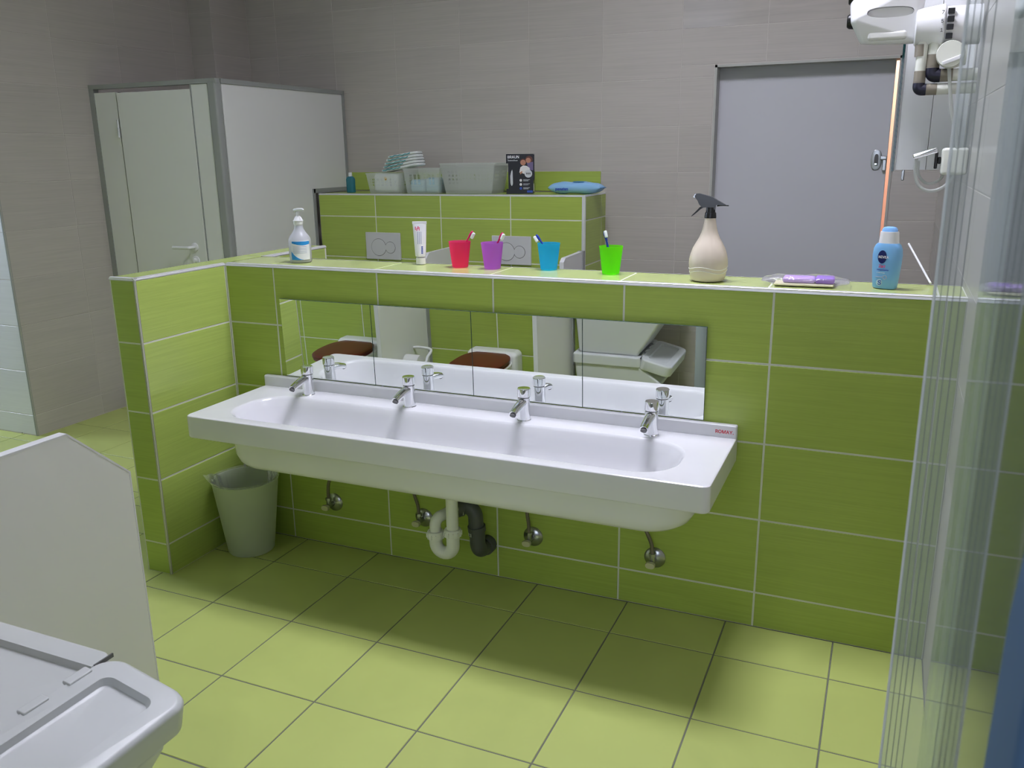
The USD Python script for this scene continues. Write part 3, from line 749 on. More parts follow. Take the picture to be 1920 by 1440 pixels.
tp = thing('toothpaste_tube', 'white toothpaste tube standing on its cap', 'toothpaste', (0.526, 0.186, Hs), 0.35)
part(tp, 'cap', lathe([(0, 0), (0.0172, 0), (0.0180, 0.002), (0.0175, 0.024), (0, 0.0245)], 36), 'white_plastic', 40)
def tube_ring(z):
    t = min(max((z - 0.030) / 0.118, 0), 1)
    return ering(0.0195 + 0.0060 * t, 0.0175 * (1 - t) ** 0.9 + 0.0012, z, 2.0, 40)
part(tp, 'body', loft([ering(0.010, 0.010, 0.0245, 2, 40), ering(0.0190, 0.0172, 0.029, 2, 40)] + [tube_ring(z) for z in np.linspace(0.034, 0.146, 14)]), 'tube_white', 40)
part(tp, 'crimp', rbox(-0.0265, 0.0265, -0.0014, 0.0014, 0.144, 0.1545, 0.0008, 1), 'tube_white')
def on_tube(mesh_fn, *a):
    return mesh_fn(*a)
def tube_front(x0, x1, z0, z1):
    """print on the front of the tube"""
    n = 6
    V = []
    for z in np.linspace(z0, z1, n):
        t = min(max((z - 0.030) / 0.118, 0), 1)
        a, b = 0.0195 + 0.0060 * t, 0.0175 * (1 - t) ** 0.9 + 0.0012
        for x in np.linspace(x0, x1, n):
            V.append((x, -b * math.sqrt(max(0.02, 1 - (x / a) ** 2)) - 0.0006, z))
    F = []
    for i in range(n - 1):
        for j in range(n - 1):
            p = i * n + j
            F += [[p, p + 1, p + n + 1], [p, p + n + 1, p + n]]
    front = trimesh.Trimesh(np.array(V), F, process=False)
    back = front.copy(); back.apply_translation((0, 0.0008, 0)); back.invert()
    return cat(front, back)
part(tp, 'print', cat(*[tube_front(-0.008 + 0.006 * k, -0.005 + 0.006 * k, 0.074, 0.118) for k in range(3)]), 'print_grey', True, label='grey blue text columns')
part(tp, 'print', cat(*[tube_front(0.0055, 0.0115, 0.040 + 0.0055 * k, 0.0435 + 0.0055 * k) for k in range(5)]), 'print_blue', True, label='dark blue lettering block')
part(tp, 'print', cat(tube_front(-0.016, -0.013, 0.124, 0.136), tube_front(-0.011, -0.008, 0.121, 0.131), tube_front(-0.007, -0.003, 0.127, 0.137), tube_front(-0.002, 0.001, 0.122, 0.134)), 'print_pink', True, label='small reddish pattern')

def cup(color, label, at):
    t = thing('tooth_mug', label, 'tooth mug', (*at, Hs), 0.0, 'coloured tooth mugs on the half wall')
    part(t, 'cup', lathe([(0, 0.001), (0.0275, 0.001), (0.0285, 0.003), (0.0390, 0.089), (0.0392, 0.0905), (0.0375, 0.0905), (0.0270, 0.007), (0, 0.007)], 44), color, 40)
def brush(color, label, at, foot, top, face, bend=0.006):
    """toothbrush leaning in a mug: foot and top are offsets from the mug's centre, face the way the bristles point"""
    foot, top, face = np.array(foot, float), np.array(top, float), np.array(face, float)
    ax = (top - foot) / np.linalg.norm(top - foot)
    face = face - ax * (face @ ax); face /= np.linalg.norm(face)
    side = np.cross(ax, face)
    L = np.linalg.norm(top - foot)
    t = thing('toothbrush', label, 'toothbrush', (*at, Hs), 0.0, 'toothbrushes in the tooth mugs')
    P = [foot + ax * s * L - face * bend * math.sin(PI * s) * 0.8 for s in np.linspace(0, 1, 16)]
    R = [0.0030, 0.0044, 0.0050, 0.0052, 0.0052, 0.0050, 0.0048, 0.0046, 0.0045, 0.0042, 0.0036, 0.0032, 0.0040, 0.0058, 0.0062, 0.0040]
    part(t, 'handle', tube(P, R, 12, True, 0.75, face), color, 50)
    c = foot + ax * (L - 0.0125) + face * 0.0085
    M = np.eye(4); M[:3, 0], M[:3, 1], M[:3, 2], M[:3, 3] = side, face, ax, c
    b = rbox(-0.0050, 0.0050, -0.0055, 0.0055, -0.0115, 0.0115, 0.003, 2); b.apply_transform(M)
    part(t, 'bristles', b, 'bristle', 40)
cup('cup_red', 'translucent red tooth mug next to the toothpaste tube', (0.700, 0.160))
brush('magenta', 'pink toothbrush leaning right in the red mug', (0.700, 0.160), (-0.013, -0.004, 0.0105), (0.052, 0.0, 0.126), (1, -0.2, -0.5))
cup('cup_purple', 'translucent purple tooth mug beside the red mug', (0.828, 0.156))
brush('magenta', 'pink toothbrush in the purple mug', (0.828, 0.156), (-0.011, -0.010, 0.0105), (0.040, 0.004, 0.124), (1, -0.6, -0.2))
cup('cup_blue', 'translucent blue tooth mug in the middle of the wall', (1.026, 0.190))
brush('brush_blue', 'blue toothbrush leaning left in the blue mug', (1.026, 0.190), (0.016, 0.006, 0.0105), (-0.050, 0.010, 0.116), (-1, -0.5, -0.5))
cup('cup_green', 'translucent lime green tooth mug left of the spray bottle', (1.258, 0.156))
brush('brush_blue', 'blue toothbrush standing in the green mug', (1.258, 0.156), (0.010, -0.008, 0.0105), (-0.026, 0.010, 0.138), (0.5, -1, 0.1))

sy = thing('spray_bottle', 'beige pear-shaped spray bottle with a black trigger head', 'spray bottle', (1.586, 0.105, Hs), 0.10)
SPROF = [(0, 0), (0.046, 0), (0.0505, 0.003), (0.0540, 0.016), (0.0575, 0.035), (0.0590, 0.052), (0.0582, 0.066), (0.0553, 0.080), (0.0490, 0.099), (0.0400, 0.116), (0.0312, 0.131), (0.0255, 0.145), (0.0212, 0.160), (0.0180, 0.177), (0.0163, 0.190), (0.0155, 0.194), (0, 0.194)]
part(sy, 'body', lathe(SPROF, 56), 'spray_beige', 50)
def srad(z):
    return float(np.interp(z, [p[1] for p in SPROF[1:]], [p[0] for p in SPROF[1:]]))
for z0 in (0.041, 0.030):
    pts = []
    for a in np.linspace(0, 2 * PI, 97):
        z = z0 + 0.0045 * math.sin(3 * a + 0.9)
        pts.append(((srad(z) + 0.0003) * math.cos(a), (srad(z) + 0.0003) * math.sin(a), z))
    part(sy, 'wave_line', tube(pts, 0.0011, 6), 'spray_line', 50)
part(sy, 'screw_collar', lathe([(0, 0.190), (0.0175, 0.190), (0.0178, 0.193), (0.0165, 0.206), (0.0150, 0.2065), (0.0140, 0.210), (0.0140, 0.222), (0, 0.222)], 32), 'rubber_black', 40)
head = Polygon([(0.013, 0.215), (-0.013, 0.215), (-0.013, 0.222), (-0.024, 0.221), (-0.034, 0.230), (-0.040, 0.243), (-0.046, 0.249), (-0.049, 0.256), (-0.044, 0.262), (-0.036, 0.262), (0.004, 0.251), (0.022, 0.240), (0.040, 0.2285), (0.026, 0.2285), (0.016, 0.229)])
part(sy, 'trigger_head', prism(head, 'y', -0.0095, 0.0095), 'black_gloss')
part(sy, 'head_cover', prism(Polygon([(-0.048, 0.2555), (-0.044, 0.2630), (-0.035, 0.2635), (0.005, 0.2525), (0.024, 0.241), (0.044, 0.2295), (0.044, 0.2275), (0.022, 0.2375), (0.004, 0.248), (-0.036, 0.2585)]), 'y', -0.0115, 0.0115), 'black_gloss')
part(sy, 'tail_lever', tube(spline([(0.018, 0, 0.226), (0.032, 0, 0.2275), (0.053, 0, 0.2270)], 8), 0.0016, 8), 'black_gloss', 40)
part(sy, 'trigger', prism(Polygon([(-0.024, 0.226), (-0.032, 0.223), (-0.040, 0.214), (-0.0565, 0.1965), (-0.0575, 0.1945), (-0.053, 0.1965), (-0.040, 0.207), (-0.031, 0.2155), (-0.022, 0.221)]), 'y', -0.006, 0.006), 'rubber_black')
part(sy, 'nozzle', prism(Polygon([(-0.0535, 0.2525), (-0.0485, 0.2625), (-0.0435, 0.2605), (-0.0485, 0.2500)]), 'y', -0.008, 0.008), 'chrome_dull')

nv = thing('lotion_bottle', 'sky blue baby lotion bottle with a white cap', 'lotion bottle', (2.092, 0.105, Hs), -0.42)
NR = [(0.030, 0.017, 0.0), (0.0335, 0.0195, 0.003), (0.0365, 0.0215, 0.03), (0.0395, 0.0232, 0.07), (0.0405, 0.0238, 0.095), (0.0385, 0.0232, 0.113), (0.0340, 0.0220, 0.123), (0.0280, 0.0205, 0.1285)]
def nlerp(z):
    zz = [q[2] for q in NR]
    return float(np.interp(z, zz, [q[0] for q in NR])), float(np.interp(z, zz, [q[1] for q in NR]))
part(nv, 'body', loft([ering(a, b, z, 2.7, 56) for a, b, z in NR]), 'nivea_blue', 40)
part(nv, 'cap', loft([ering(a, b, z, 2.5, 48) for a, b, z in ((0.0285, 0.0205, 0.127), (0.0270, 0.0200, 0.130), (0.0245, 0.0190, 0.158), (0.0235, 0.0182, 0.161))]), 'white_plastic', 40)
part(nv, 'cap_top', loft([ering(a, b, z, 2.3, 40) for a, b, z in ((0.0215, 0.0165, 0.160), (0.0205, 0.0160, 0.167), (0.0165, 0.0130, 0.1725), (0.008, 0.006, 0.1745))]), 'cap_blue', 40)
def nfront(z):
    return -nlerp(z)[1] - 0.0004
badge = part(nv, 'badge', prism(Polygon(ering(0.0125, 0.0185, 0, 2, 36)[:, :2] + [-0.004, 0.091]), 'y', nfront(0.094) - 0.0006, nfront(0.094) + 0.004), 'navy')
part(badge, 'lettering', text('NIVEA', 0.0068, (-0.0148, nfront(0.094) - 0.0006, 0.0875), X, Z, True), 'label_white')
part(nv, 'lettering', text('Zart', 0.0075, (-0.0125, nfront(0.062) - 0.0006, 0.0610), X, Z, True), 'print_pink', label='pink lettering')
part(nv, 'lettering', text('Pflegedusche', 0.0038, (-0.0165, nfront(0.052) - 0.0008, 0.0525), X, Z, True), 'print_blue', label='small dark blue lettering')
part(nv, 'lettering', text('fr Haut & Haar', 0.0026, (-0.0160, nfront(0.045) - 0.0008, 0.0450), X, Z), 'label_white', label='tiny pale lettering')
rg_ = Polygon(ering(0.0060, 0.0060, 0, 2, 28)[:, :2] + [0.0075, 0.0335]).difference(Polygon(ering(0.0044, 0.0044, 0, 2, 28)[:, :2] + [0.0075, 0.0335]))
part(nv, 'ring_print', cat(prism(rg_, 'y', nfront(0.033) - 0.0012, nfront(0.033) + 0.003), bx(-0.0190, 0.0015, nfront(0.033) - 0.0012, nfront(0.033) + 0.003, 0.0328, 0.0346)), 'print_grey')
sw = part(nv, 'swirl_print', prism(Polygon(ering(0.0085, 0.0095, 0, 2, 28)[:, :2] + [-0.007, 0.0180]), 'y', nfront(0.024) - 0.0016, nfront(0.02) + 0.004), 'pack_paleblue')
part(sw, 'lettering', text('S', 0.0125, (-0.0115, nfront(0.024) - 0.0018, 0.0118), X, Z, True), 'print_blue')

def pillow(L, W, Hh, n=36, m=18, seed=0, wr=0.0, px=2.0, pinch=0.0):
    """a soft packet: cushion shape with flat ends"""
    rg = np.random.default_rng(seed)
    ph = rg.uniform(0, 6.28, 8)
    rings = []
    for u in np.linspace(-1, 1, n):
        e = max(0.0, 1 - abs(u) ** px) ** 0.5
        a = np.arange(m) * 2 * PI / m
        w = W / 2 * (0.86 + 0.14 * e) * (1 - pinch * math.exp(-(u / 0.25) ** 2))
        h = Hh / 2 * max(e, 0.05) * (1 + wr * math.sin(7 * u + ph[0]) + wr * 0.6 * math.sin(15 * u + ph[1]))
        yy = w * np.sign(np.cos(a)) * np.abs(np.cos(a)) ** 0.7
        zz = h * np.sin(a) * (1 + wr * np.sin(3 * a + 5 * u + ph[2]))
        rings.append(np.column_stack([np.full(m, u * L / 2) , yy, zz + Hh / 2]))
    return loft(rings)
sk = thing('sponge_packet', 'clear plastic packet of lavender and cream sponges on the wall edge', 'sponge packet', (1.876, 0.085, Hs), 0.03)
part(sk, 'sponge', xf(rbox(-0.062, 0.028, -0.030, 0.032, 0.010, 0.026, 0.006), (0, 0, 0)), 'lavender', 40, label='lavender sponge')
part(sk, 'sponge', xf(rbox(0.029, 0.082, -0.030, 0.034, 0.010, 0.028, 0.006)), 'violet', 40, label='violet sponge')
part(sk, 'sponge', xf(rbox(-0.086, 0.080, -0.034, 0.024, 0.0015, 0.0095, 0.004)), 'sponge_cream', 40, label='cream sponge below')
part(sk, 'film_bag', pillow(0.245, 0.088, 0.0315, 60, 24, 5, 0.13, 3.2), 'bag_film', 50)

# ------------------------------------------------------------------ stacked bins, partitions, toilets
def make_bin(z, label):
    t = thing('storage_bin', label, 'storage bin', (0.833, -1.866, z), 0.0, 'stacked white storage bins')
    prof = [(-0.205, 0.014), (0.100, 0.014), (0.222, 0.205), (0.110, 0.295), (-0.225, 0.295)]
    s = m3.Manifold.sphere(0.012, 16)
    hull = m3.Manifold.batch_hull([s.translate((x, y, zz)) for x, zz in prof for y in ((-0.155, 0.155) if zz < 0.1 else (-0.170, 0.170))])
    part(t, 'body', tm(hull), 'bin_white', 40)
    lid = man(loft([rrect(-0.245, 0.1285, -0.1925, 0.1925, 0.02, zz + 0.345) if False else rrect(-0.245 + i, 0.1285, -0.1925 + i, 0.1925 - i, 0.02, 0.345 + zz) for i, zz in ((0.0, -0.052), (0.0, -0.008), (0.0025, -0.002), (0.008, 0.0))]))
    rec = man(loft([rrect(-0.185 + i, 0.14, -0.150 + i, 0.150 - i, 0.016, 0.345 + zz) for i, zz in ((0.012, -0.013), (0.006, -0.0105), (0.0, 0.004))]))
    part(t, 'lid', tm(lid - rec), 'bin_white', 30)
    fl_ = loft([rrect(0.0015, 0.172 - i, -0.1925 + i, 0.1925 - i, 0.034, zz) for i, zz in ((0.006, -0.060), (0.0, -0.054), (0.0, -0.010), (0.003, -0.0035), (0.010, 0.0))])
    fr = loft([rrect(0.030 + i, 0.136 - i, -0.152 + i, 0.152 - i, 0.018, zz) for i, zz in ((0.012, -0.014), (0.006, -0.0115), (0.0, 0.004))])
    flap = tm(man(fl_) - man(fr))
    for nm, m, mt in (('front_flap', flap, 'bin_white'),):
        p_ = part(t, nm, xf(m, (0.1285, 0, 0.345), ry=0.24), mt, 30)
    for y in (-0.120, -0.04, 0.04, 0.120):
        part(p_, 'hinge_tab', xf(rbox(-0.008, 0.009, y - 0.022, y + 0.022, -0.005, 0.0022, 0.0022, 2), (0.1285, 0, 0.3455), ry=0.12), 'bin_white', 40)
    part(p_, 'hinge_gap', xf(bx(-0.0012, 0.0016, 0.152, 0.190, -0.006, 0.0008), (0.1285, 0, 0.345)), 'grey_mark')  # dark strip put in for the shade in the hinge gap
    return t
bin0 = make_bin(0.343, 'white lidded storage bin on top of the stack in the foreground')
dup(bin0, (0.833, -1.866, 0.0), 0.0, 'white lidded storage bin on the floor under the other bin')

PPROF = [(-1.777, 0.10), (-1.777, 0.937), (-1.388, 0.937), (-1.243, 0.802), (-1.243, 0.10)]
def partition(x0, x1, label, prof, wall_y, grp, feet=True):
    t = obj('toilet_partition', label, 'partition', ((x0 + x1) / 2, (prof[0][0] + prof[3][0]) / 2, 0.0), grp)
    wp(t, 'panel', prism(Polygon(prof).buffer(-0.0041, join_style=2), 'x', x0 + 0.0004, x1 - 0.0004), 'laminate')
    # edge band round the panel
    P = Polygon(prof)
    wp(t, 'edge_band', prism(P.difference(P.buffer(-0.004, join_style=2)), 'x', x0, x1), 'laminate_edge')
    s = 1 if prof[3][0] > wall_y else -1
    wp(t, 'wall_profile', bx(x0 - 0.006, x1 + 0.006, min(wall_y, wall_y + s * 0.03), max(wall_y, wall_y + s * 0.03), 0.10, prof[1][1] + 0.002), 'profile_grey')
    fy = prof[3][0] - s * 0.06
    wp(t, 'foot', cat(cyl(0.011, ((x0 + x1) / 2, fy, 0.0), ((x0 + x1) / 2, fy, 0.115), 16), cyl(0.028, ((x0 + x1) / 2, fy, 0.0), ((x0 + x1) / 2, fy, 0.006), 20)), 'chrome_dull', 40)
    return t
partition(0.539, 0.562, 'white laminate partition with a sloped corner behind the foreground bin', PPROF, TY, 'partitions between the little toilets')
p1_ = partition(-0.362, -0.338, 'white partition between the two toilets, seen only in the mirror', PPROF, TY, 'partitions between the little toilets')
BPROF = [(1.986, 0.10), (1.986, 0.955), (1.69, 0.950), (1.66, 0.930), (1.66, 0.10)]
partition(0.520, 0.544, 'pale partition at the right end of the cistern boxing, behind the blue mug', BPROF, 1.988, 'partitions before the cistern boxing')
partition(-0.262, -0.238, 'pale partition with a sloped corner behind the toothpaste and red mug', [(1.986, 0.10), (1.986, 0.962), (1.63, 0.958), (1.50, 0.86), (1.50, 0.10)], 1.988, 'partitions before the cistern boxing')

def make_toilet(x):
    t = thing('toilet', '', 'toilet', (x, TY + 0.001, 0.0), 0.0, 'little toilets seen in the mirrors')
    part(t, 'bowl', loft([ering(a, b, z, 2.2, 40, 0, cy) for a, b, z, cy in ((0.095, 0.155, 0.0, 0.18), (0.085, 0.145, 0.05, 0.18), (0.092, 0.155, 0.13, 0.19), (0.130, 0.190, 0.20, 0.215), (0.150, 0.210, 0.245, 0.23), (0.152, 0.212, 0.262, 0.232), (0.146, 0.206, 0.268, 0.232))]), 'ceramic', 40)
    part(t, 'rear_shelf', rbox(-0.155, 0.155, 0.004, 0.115, 0.16, 0.315, 0.03, 5), 'ceramic', 40)
    part(t, 'seat', loft([ering(a, b, z, 2.5, 44, 0, 0.262) for a, b, z in ((0.146, 0.186, 0.2685), (0.150, 0.190, 0.273), (0.148, 0.188, 0.279))]), 'maroon', 40)
    part(t, 'lid', loft([ering(a, b, z, 2.6, 44, 0, 0.262) for a, b, z in ((0.148, 0.188, 0.281), (0.152, 0.192, 0.286), (0.152, 0.192, 0.298), (0.140, 0.180, 0.306), (0.08, 0.11, 0.309))]), 'maroon', 40)
    return t
to0 = make_toilet(0.105)
setinfo(stage.GetPrimAtPath(to0), 'white toilet with maroon lid in the right stall, seen in the mirror')
dup(to0, (-0.775, TY + 0.001, 0.0), 0.0, 'white toilet with maroon lid in the left stall, seen in the mirror')
th = obj('paper_holder', 'white toilet paper roll on a bent holder, seen in the mirror', 'paper holder', (-0.337, -1.52, 0.28))
wp(th, 'roll', cat(cyl(0.045, (-0.325, -1.47, 0.275), (-0.235, -1.47, 0.275), 32)), 'paper', 40)
wp(th, 'bracket', tube(spline([(-0.337, -1.58, 0.328), (-0.30, -1.58, 0.332), (-0.215, -1.56, 0.330), (-0.205, -1.50, 0.305), (-0.215, -1.47, 0.276), (-0.33, -1.47, 0.276)], 30), 0.008, 12), 'white_plastic', 40)

# ------------------------------------------------------------------ cubicle, flush plates, back ledge
cb = obj('toilet_cubicle', 'pale laminate toilet cubicle with a closed door and grey profiles', 'cubicle', (-1.70, 1.186, 0.0))
CY, CZ = 1.186, 1.866
wp(cb, 'front_panel', bx(-2.115, -1.950, CY, CY + 0.028, 0.12, CZ - 0.022), 'laminate')
wp(cb, 'front_panel', bx(-1.402, -1.292, CY, CY + 0.028, 0.12, CZ - 0.004), 'laminate')
dr = wp(cb, 'door', rbox(-1.9395, -1.4095, CY - 0.006, CY + 0.026, 0.13, CZ - 0.026, 0.003, 2), 'laminate')
wp(dr, 'lever_handle', cat(lathe([(0, 0), (0.024, 0), (0.024, 0.006), (0.020, 0.009), (0, 0.009)], 28).apply_transform(trimesh.transformations.rotation_matrix(PI / 2, (1, 0, 0))).apply_translation((-1.487, CY - 0.006, 0.998)),
                           tube(spline([(-1.487, CY - 0.010, 0.998), (-1.487, CY - 0.048, 0.998), (-1.500, CY - 0.058, 0.998), (-1.600, CY - 0.058, 0.998)], 24), 0.0095, 14)), 'white_plastic', 40, root=cb, label='white lever handle')
wp(dr, 'lock_rosette', lathe([(0, 0), (0.024, 0), (0.024, 0.006), (0.012, 0.009), (0.010, 0.020), (0, 0.020)], 28).apply_transform(trimesh.transformations.rotation_matrix(PI / 2, (1, 0, 0))).apply_translation((-1.487, CY - 0.006, 0.925)), 'white_plastic', 40, root=cb)
for z in (1.60, 0.40):
    wp(dr, 'hinge', cat(cyl(0.008, (-1.947, CY - 0.012, z), (-1.947, CY - 0.012, z + 0.046), 14), cyl(0.0072, (-1.947, CY - 0.012, z + 0.049), (-1.947, CY - 0.012, z + 0.095), 14)), 'chrome', 40, root=cb)
wp(cb, 'door_gap', bx(-1.9505, -1.9390, CY + 0.016, CY + 0.027, 0.12, CZ - 0.022), 'gap_black')  # black strip painting the shade between door and panel
wp(cb, 'profile', bx(-2.1495, -2.113, CY - 0.004, CY + 0.032, 0.0, CZ), 'profile_grey')
wp(cb, 'profile', bx(-2.1495, -1.232, CY - 0.004, CY + 0.032, CZ - 0.002, CZ + 0.022), 'profile_grey')
wp(cb, 'profile', bx(-1.4085, -1.4015, CY - 0.004, CY + 0.030, 0.12, CZ), 'profile_grey')
wp(cb, 'corner_post', rbox(-1.293, -1.234, CY - 0.006, CY + 0.045, 0.0, CZ + 0.010, 0.012, 3), 'profile_grey', 40)
wp(cb, 'side_panel', prism([(CY + 0.045, 0.12), (1.984, 0.12), (1.984, 1.284), (2.345, 1.284), (2.345, CZ), (CY + 0.045, CZ)], 'x', -1.262, -1.236), 'laminate')
wp(cb, 'profile', bx(-1.266, -1.230, CY + 0.04, 2.368, CZ - 0.002, CZ + 0.022), 'profile_grey')
wp(cb, 'profile', bx(-1.266, -1.230, 2.343, 2.368, 1.262, CZ), 'profile_grey')
wp(cb, 'profile', bx(-1.266, -1.230, 1.972, 2.368, 1.259, 1.286), 'profile_grey')
wp(cb, 'profile', bx(-1.266, -1.230, 1.964, 1.988, 0.0, 1.286), 'profile_grey')

def make_flush(x, z):
    t = thing('flush_plate', '', 'flush plate', (x, BXF - 0.0005, z), 0.0, 'flush plates on the cistern boxing')
    part(t, 'plate', rbox(-0.123, 0.123, -0.011, 0, -0.082, 0.082, 0.003, 2), 'flush_grey', 30)
    def btn(r, cx):
        return lathe([(0, 0.0105), (r - 0.0025, 0.0105), (r - 0.0022, 0.0128), (r - 0.005, 0.0138), (0, 0.0138)], 40).apply_transform(trimesh.transformations.rotation_matrix(PI / 2, (1, 0, 0))).apply_translation((cx, 0, -0.008))
    def groove(r, cx):
        return lathe([(r - 0.0022, 0.0108), (r - 0.0022, 0.0116), (r, 0.0116), (r, 0.0108)], 40).apply_transform(trimesh.transformations.rotation_matrix(PI / 2, (1, 0, 0))).apply_translation((cx, 0, -0.008))
    for r, cx in ((0.053, -0.030), (0.036, 0.052)):
        b = part(t, 'button', btn(r, cx), 'flush_grey', 40)
        part(b, 'groove', groove(r, cx), 'grey_mark')
    return t
fp0 = make_flush(-0.752, 0.945)
setinfo(stage.GetPrimAtPath(fp0), 'grey dual flush plate on the left, beside the toothpaste tube')
dup(fp0, (0.106, BXF - 0.0005, 0.945), 0.0, 'grey dual flush plate on the right, behind the purple mug')

LZ = BXT + 0.0015
tb = thing('lotion_flask', 'small teal bottle with a white cap in the corner of the ledge', 'bottle', (-1.060, 2.130, LZ))
part(tb, 'body', loft([ering(a, b, z, 2.8, 32) for a, b, z in ((0.026, 0.018, 0), (0.0285, 0.020, 0.003), (0.0285, 0.020, 0.082), (0.022, 0.016, 0.094), (0.010, 0.010, 0.100))]), 'teal_liquid', 40)
part(tb, 'cap', lathe([(0, 0.098), (0.012, 0.098), (0.0125, 0.101), (0.0115, 0.122), (0, 0.124)], 24), 'white_plastic', 40)

def wall_panel(w0, w1, h, holes, t=0.0022):
    """perforated basket side: trapezoid in (s, z) with rectangular holes"""
    P = Polygon([(-w0 / 2, 0), (w0 / 2, 0), (w1 / 2, h), (-w1 / 2, h)]).difference(unary_union([sbox(*q) for q in holes]) if holes else Polygon())
    return trimesh.creation.extrude_polygon(P, t)
def basket(name, label, at, w, d, h, rows, groups, rz=0.0, zoff=0.0):
    t = thing('perforated_basket', label, 'basket', (at[0], at[1], LZ + zoff), rz, 'clear perforated baskets on the ledge')
    k = 0.86
    def holes(width):
        out = []
        for g0, g1, nc in groups:
            for i in range(nc):
                s0 = width * (g0 + (g1 - g0) * (i + 0.18) / nc); s1 = width * (g0 + (g1 - g0) * (i + 0.78) / nc)
                for r in range(rows):
                    z0 = h * (0.36 + 0.42 * r / rows)
                    out.append((s0, z0, s1, z0 + h * 0.085))
        return out
    for s, (wa, dd, rot) in enumerate(((w, d, 0), (d, w, PI / 2), (w, d, PI), (d, w, 1.5 * PI))):
        m = wall_panel(wa * k, wa, h, holes(wa * 0.8))
        v = np.array(m.vertices)
        lean = dd / 2 * (k + (1 - k) * v[:, 1] / h)
        m = trimesh.Trimesh(np.column_stack([v[:, 0], -lean + v[:, 2], v[:, 1]]), m.faces, process=False)
        m.apply_transform(trimesh.transformations.rotation_matrix(rot, (0, 0, 1)))
        part(t, 'side', m, 'basket_clear')
    part(t, 'bottom', bx(-w * k / 2, w * k / 2, -d * k / 2, d * k / 2, 0.0, 0.002), 'basket_clear')
    rim = Polygon(rrect(-w / 2 - 0.006, w / 2 + 0.006, -d / 2 - 0.006, d / 2 + 0.006, 0.012, 0)[:, :2]).difference(Polygon(rrect(-w / 2, w / 2, -d / 2, d / 2, 0.008, 0)[:, :2]))
    part(t, 'rim', prism(rim, 'z', h - 0.006, h + 0.002), 'basket_clear', label='thick top rim')
    return t
basket('a', 'clear basket at the left holding the diaper pack', (-0.772, 2.150), 0.252, 0.185, 0.118, 3, ((-0.45, 0.45, 6),))
basket('b', 'clear perforated basket holding pale blue packs', (-0.510, 2.150), 0.248, 0.185, 0.145, 4, ((-0.45, -0.02, 3), (0.22, 0.45, 2)))
basket('c', 'empty clear perforated basket in front of the thermometer box, lower of two nested', (-0.200, 2.150), 0.345, 0.20, 0.155, 3, ((-0.47, -0.12, 4), (0.14, 0.47, 4)))
basket('c', 'clear perforated basket nested on top of another empty one', (-0.198, 2.150), 0.357, 0.206, 0.155, 3, ((-0.47, -0.12, 4), (0.14, 0.47, 4)), 0.0, 0.018)

dp = thing('diaper_pack', 'white pack of diapers with a yellow flower inside the left basket', 'diaper pack', (-0.790, 2.150, LZ + 0.0025), 0.06)
part(dp, 'pack', rbox(-0.078, 0.086, -0.062, 0.055, 0.0, 0.112, 0.022, 5), 'diaper_white', 40)
fl5 = unary_union([Point(0.006 * math.cos(a) + 0.008, 0.006 * math.sin(a) + 0.084).buffer(0.0052) for a in np.arange(5) * 2 * PI / 5])
part(dp, 'flower_print', prism(fl5, 'y', -0.0630, -0.0600), 'print_yellow')
part(dp, 'crease', xf(rbox(0.040, 0.046, -0.0650, -0.058, 0.012, 0.104, 0.003)), 'paper', 40)
for k in range(5):
    t = thing('folded_diaper', 'folded diaper with teal band, %s in the fanned stack' % ('lowest', 'second from the bottom', 'middle one', 'second from the top', 'topmost')[k], 'diaper', (-0.683 + 0.006 * k, 2.150 - 0.004 * k, LZ + 0.150 + 0.0190 * k), 0.05 * (k - 2), 'folded diapers over the left basket')
    W_ = 0.138 - 0.010 * k
    ring = lambda zz, g: np.column_stack([rrect(-W_ + g, W_ - g, -0.052 + g, 0.052 - g, 0.02, zz)[:, 0], rrect(-W_ + g, W_ - g, -0.052 + g, 0.052 - g, 0.02, zz)[:, 1], zz + 0.16 * rrect(-W_, W_, -0.052, 0.052, 0.02, 0)[:, 0] * 0.9 + 0.0014 * np.sin(rrect(-W_, W_, -0.052, 0.052, 0.02, 0)[:, 0] * 70 + k)])
    body = loft([ring(-0.0078, 0.004), ring(-0.004, 0.0), ring(0.004, 0.0), ring(0.0078, 0.004)])
    p_ = part(t, 'pad', body, 'diaper_white', 50)
    pts = [(x, -0.0530, 0.16 * x * 0.9 + 0.0014 * math.sin(x * 70 + k) + 0.002 * (-1) ** i) for i, x in enumerate(np.linspace(-W_ + 0.02, W_ * (0.1 + 0.12 * k), 9))]
    part(p_, 'teal_band', tube(pts, 0.0030, 8), 'diaper_teal')
for k, (x, s) in enumerate(((-0.560, 0), (-0.455, 1))):
    t = thing('soft_pack', ('pale blue soft pack at the left in the middle basket', 'pale blue soft pack at the right in the middle basket')[k], 'pack', (x, 2.150, LZ + 0.0025), 0.0, 'pale blue packs in the middle basket')
    part(t, 'pack', rbox(-0.048, 0.048, -0.060, 0.060, 0.0, 0.078 + 0.01 * s, 0.018, 5), 'pack_paleblue', 40)
    part(t, 'seam', rbox(-0.04, 0.04, -0.0630, -0.0585, 0.034, 0.037, 0.001, 2), 'wipes_blue')

